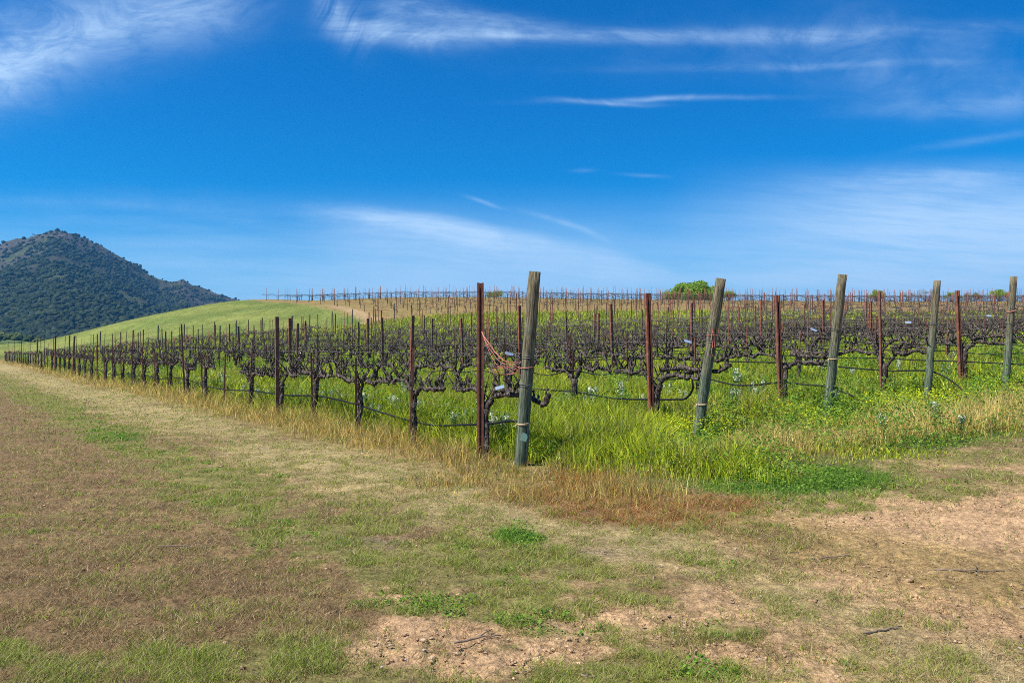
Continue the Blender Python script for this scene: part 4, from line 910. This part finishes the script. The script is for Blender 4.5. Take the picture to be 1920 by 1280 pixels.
tree(1643, 539, 165, 36, 'small dense green tree behind the tall thin post on the skyline', 13, .8)
tree(1738, 536, 170, 46, 'pale half leafless tree on the skyline left of the fourth wooden post', 14, .8, .45, c0=(.16, .15, .07), c1=(.26, .25, .10))
tree(1702, 542, 175, 30, 'thin pale shrubby tree on the skyline between third and fourth posts', 15, .7, .4, c0=(.14, .16, .06), c1=(.24, .26, .09))
tree(1785, 544, 170, 34, 'low light green tree on the skyline right of the fourth wooden post', 16, .7, .7)
tree(1826, 543, 168, 40, 'low olive green tree on the skyline near the right side', 17, .7, .7, c0=(.10, .13, .03), c1=(.2, .24, .05))
tree(1874, 538, 168, 44, 'green bushy tree on the skyline left of the rightmost wooden post', 18, .75, .9)
tree(928, 541, 170, 46, 'small yellow-green bush poking over the crest by the corner steel post', 19, .5, .7)

# ---------------------------------------------------------------- mountain and foothills
MP = [(-900, 640), (-700, 600), (-450, 540), (-250, 505), (-100, 485), (0, 466), (30, 455), (60, 446), (85, 438), (100, 434), (118, 435), (132, 441), (150, 449), (170, 459), (190, 469), (212, 479), (240, 494), (262, 506), (285, 521), (297, 528), (310, 527), (322, 530), (334, 528), (344, 525), (355, 531), (375, 541), (388, 544), (398, 545), (408, 552), (435, 563), (480, 580), (560, 600), (700, 625), (1100, 645)]
def ridged(x, y, seed): 
    s = 0; a = 1
    for i in range(5): s = s+a*(1-np.abs(2*vnoise(x*2**i+3*i, y*2**i, seed+i)-1)); a *= .5
    return s/1.9
def mount(X, Y):
    r = np.hypot(X, Y); a = np.arctan2(X, Y); u = np.tan(np.clip(a, -1.2, 1.2))*F+960
    D = 1500.; b = (HOR-np.interp(u, [p[0] for p in MP], [p[1] for p in MP]))/F*np.cos(a); Hh = b*D
    g = np.where(r < D, sst(r, 560, 1500)**.9*.25+.75*np.clip((r-560)/(D-560), 0, 1)**1.25, np.clip(1-(r-D)/900, 0, 1)**1.1)
    sp = ridged(X/420+.15*Y/420, Y/900, 5)-.55; sp2 = fbm(X/90, Y/90, 15, 5)-.5
    crest = np.clip(1-g, 0, 1); amp = np.clip(g, 0, 1)**.6*np.clip(crest*3, 0, 1)
    rid = np.exp(-((r-D)/60)**2)*(fbm(X/16, Y/60, 19, 4)-.5)*16*(np.abs(b)>.03)
    return (Hh+9.)*g+amp*((sp-.4)*85+(sp2-.2)*42)-4+rid
def build_mountain():
    th = np.linspace(R(-52), R(8), 420); r = np.linspace(480, 2400, 190); T, Rr = np.meshgrid(th, r); X = (Rr*np.sin(T)).ravel(); Y = (Rr*np.cos(T)).ravel(); Z = mount(X, Y)
    rr = np.hypot(X, Y); n = fbm(X/110, Y/260, 31, 5); n2 = fbm(X/45, Y/80, 37, 4)
    hgt = np.clip(Z/230, 0, 1); rock = sst(n+.22*hgt+.35*(n2-.5), .56, .70)
    n5 = fbm(X/14, Y/22, 39, 3); col = mixc(np.clip(rock*(.4+1.1*n5), 0, 1), (.050, .052, .032), (.092, .080, .068)); gr = sst(fbm(X/130, Y/130, 43), .52, .68)[:, None]*(1-rock[:, None]); col = col*(1-gr*.5)+gr*.5*np.array([.10, .12, .04])
    nt, nr = len(th), len(r); i, j = np.meshgrid(np.arange(nr-1), np.arange(nt-1), indexing='ij'); q = np.stack([i*nt+j, i*nt+j+1, (i+1)*nt+j+1, (i+1)*nt+j], -1).reshape(-1, 4)[:, ::-1]
    tag(obj('mountain', mesh_np('mountain', np.stack([X, Y, Z], 1), np.arange(len(q))*4, q.ravel(), M_MTN, col, True)), kind='structure')
    # woodland on its slopes
    N = 42000; th = rng.uniform(R(-38), R(-16), N); r = rng.uniform(600, 1560, N); X = r*np.sin(th); Y = r*np.cos(th)
    n = fbm(X/110, Y/260, 31, 5); Z = mount(X, Y); hgt = np.clip(Z/230, 0, 1); rock = sst(n+.22*hgt+.35*(fbm(X/45, Y/80, 37, 4)-.5), .52, .62); wood = sst(fbm(X/60, Y/110, 53, 4)+.20*(1-hgt), .52, .64)
    ok = rng.random(N) < (1-rock*.85)*wood*.8+.06; X, Y, Z = X[ok], Y[ok], Z[ok]; n_ = len(X)
    blob(X, Y, Z, 1.0+2.6*rng.random(n_)**1.8, mixc(rng.random(n_)*.6+.4*fbm(X/150, Y/150, 57), (.014, .027, .014), (.060, .080, .034)), 'mountain_woodland', 'dark green woodland covering the slopes of the peak')
    return
def blob(X, Y, Z, s, col, name, label):
    bm = bmesh.new(); bmesh.ops.create_icosphere(bm, subdivisions=1, radius=1); bv = np.array([v.co[:] for v in bm.verts]); bf = np.array([[v.index for v in f.verts] for f in bm.faces]); bm.free(); bv = bv
    n = len(X); jit = 1+rng.normal(0, .22, (n, len(bv), 1)); V = bv[None]*jit*s[:, None, None]*np.array([1, 1, .85]); V += np.stack([X, Y, Z+s*.35], 1)[:, None]
    L = (bf[None]+np.arange(n)[:, None, None]*len(bv)).ravel(); cc = np.repeat(col*(1+rng.normal(0, .12, (n, 1))), len(bv), 0)
    tag(obj(name, mesh_np(name, V.reshape(-1, 3), np.arange(n*len(bf))*3, L, M_MTN, cc)), label, 'woodland', kind='stuff')
build_mountain()
FP = [(-400, 600), (-150, 612), (0, 622), (30, 623), (60, 628), (100, 641), (160, 650), (300, 653)]
def foot(X, Y):
    r = np.hypot(X, Y); a = np.arctan2(X, Y); u = np.tan(np.clip(a, -1.2, 1.2))*F+960; b = (HOR-np.interp(u, [p[0] for p in FP], [p[1] for p in FP]))/F*np.cos(a)
    g = sst(r, 330, 470)*(1-sst(r, 470, 640)); return b*470*g*.93-4.2+4.*g+(fbm(X/40, Y/40, 83)-.5)*4*g
def build_foot():
    th = np.linspace(R(-55), R(-18), 150); r = np.linspace(320, 650, 60); T, Rr = np.meshgrid(th, r); X = (Rr*np.sin(T)).ravel(); Y = (Rr*np.cos(T)).ravel(); Z = foot(X, Y)
    col = mixc(fbm(X/30, Y/30, 85), (.06, .10, .03), (.14, .18, .05)); nt, nr = len(th), len(r); i, j = np.meshgrid(np.arange(nr-1), np.arange(nt-1), indexing='ij'); q = np.stack([i*nt+j, i*nt+j+1, (i+1)*nt+j+1, (i+1)*nt+j], -1).reshape(-1, 4)[:, ::-1]
    tag(obj('hill', mesh_np('hill', np.stack([X, Y, Z], 1), np.arange(len(q))*4, q.ravel(), M_MTN, col, True)), kind='structure')
    N = 5200; th = rng.uniform(R(-40), R(-24), N); r = rng.uniform(350, 520, N); X = r*np.sin(th); Y = r*np.cos(th); ok = rng.random(N) < sst(fbm(X/25, Y/25, 87), .35, .6); X, Y = X[ok], Y[ok]; n = len(X)
    blob(X, Y, foot(X, Y), rng.uniform(.7, 1.9, n), mixc(rng.random(n), (.03, .06, .018), (.12, .15, .04)), 'foothill_woodland', 'patchy green woodland on the low foothill under the peak')
build_foot()

# ---------------------------------------------------------------- haze
def build_haze():
    m = bpy.data.materials.new('haze'); m.use_nodes = True; g = NT(m.node_tree); o = g.n('ShaderNodeOutputMaterial'); v = g.n('ShaderNodeVolumePrincipled')
    v.inputs['Color'].default_value = (.13, .50, 1, 1); v.inputs['Density'].default_value = .00015; v.inputs['Anisotropy'].default_value = .2; g.put(o.inputs['Volume'], v.outputs[0])
    b = MB(); b.box((0, 0, 0), (1, 1, 1)); o_ = obj('haze', b.mesh('haze', m)); o_.scale = (17000, 17000, 262); o_.location = (0, 0, 262/2-12); tag(o_, kind='stuff', label='thin blue air haze over the valley', cat='haze')
HAZE = True
if HAZE: build_haze()
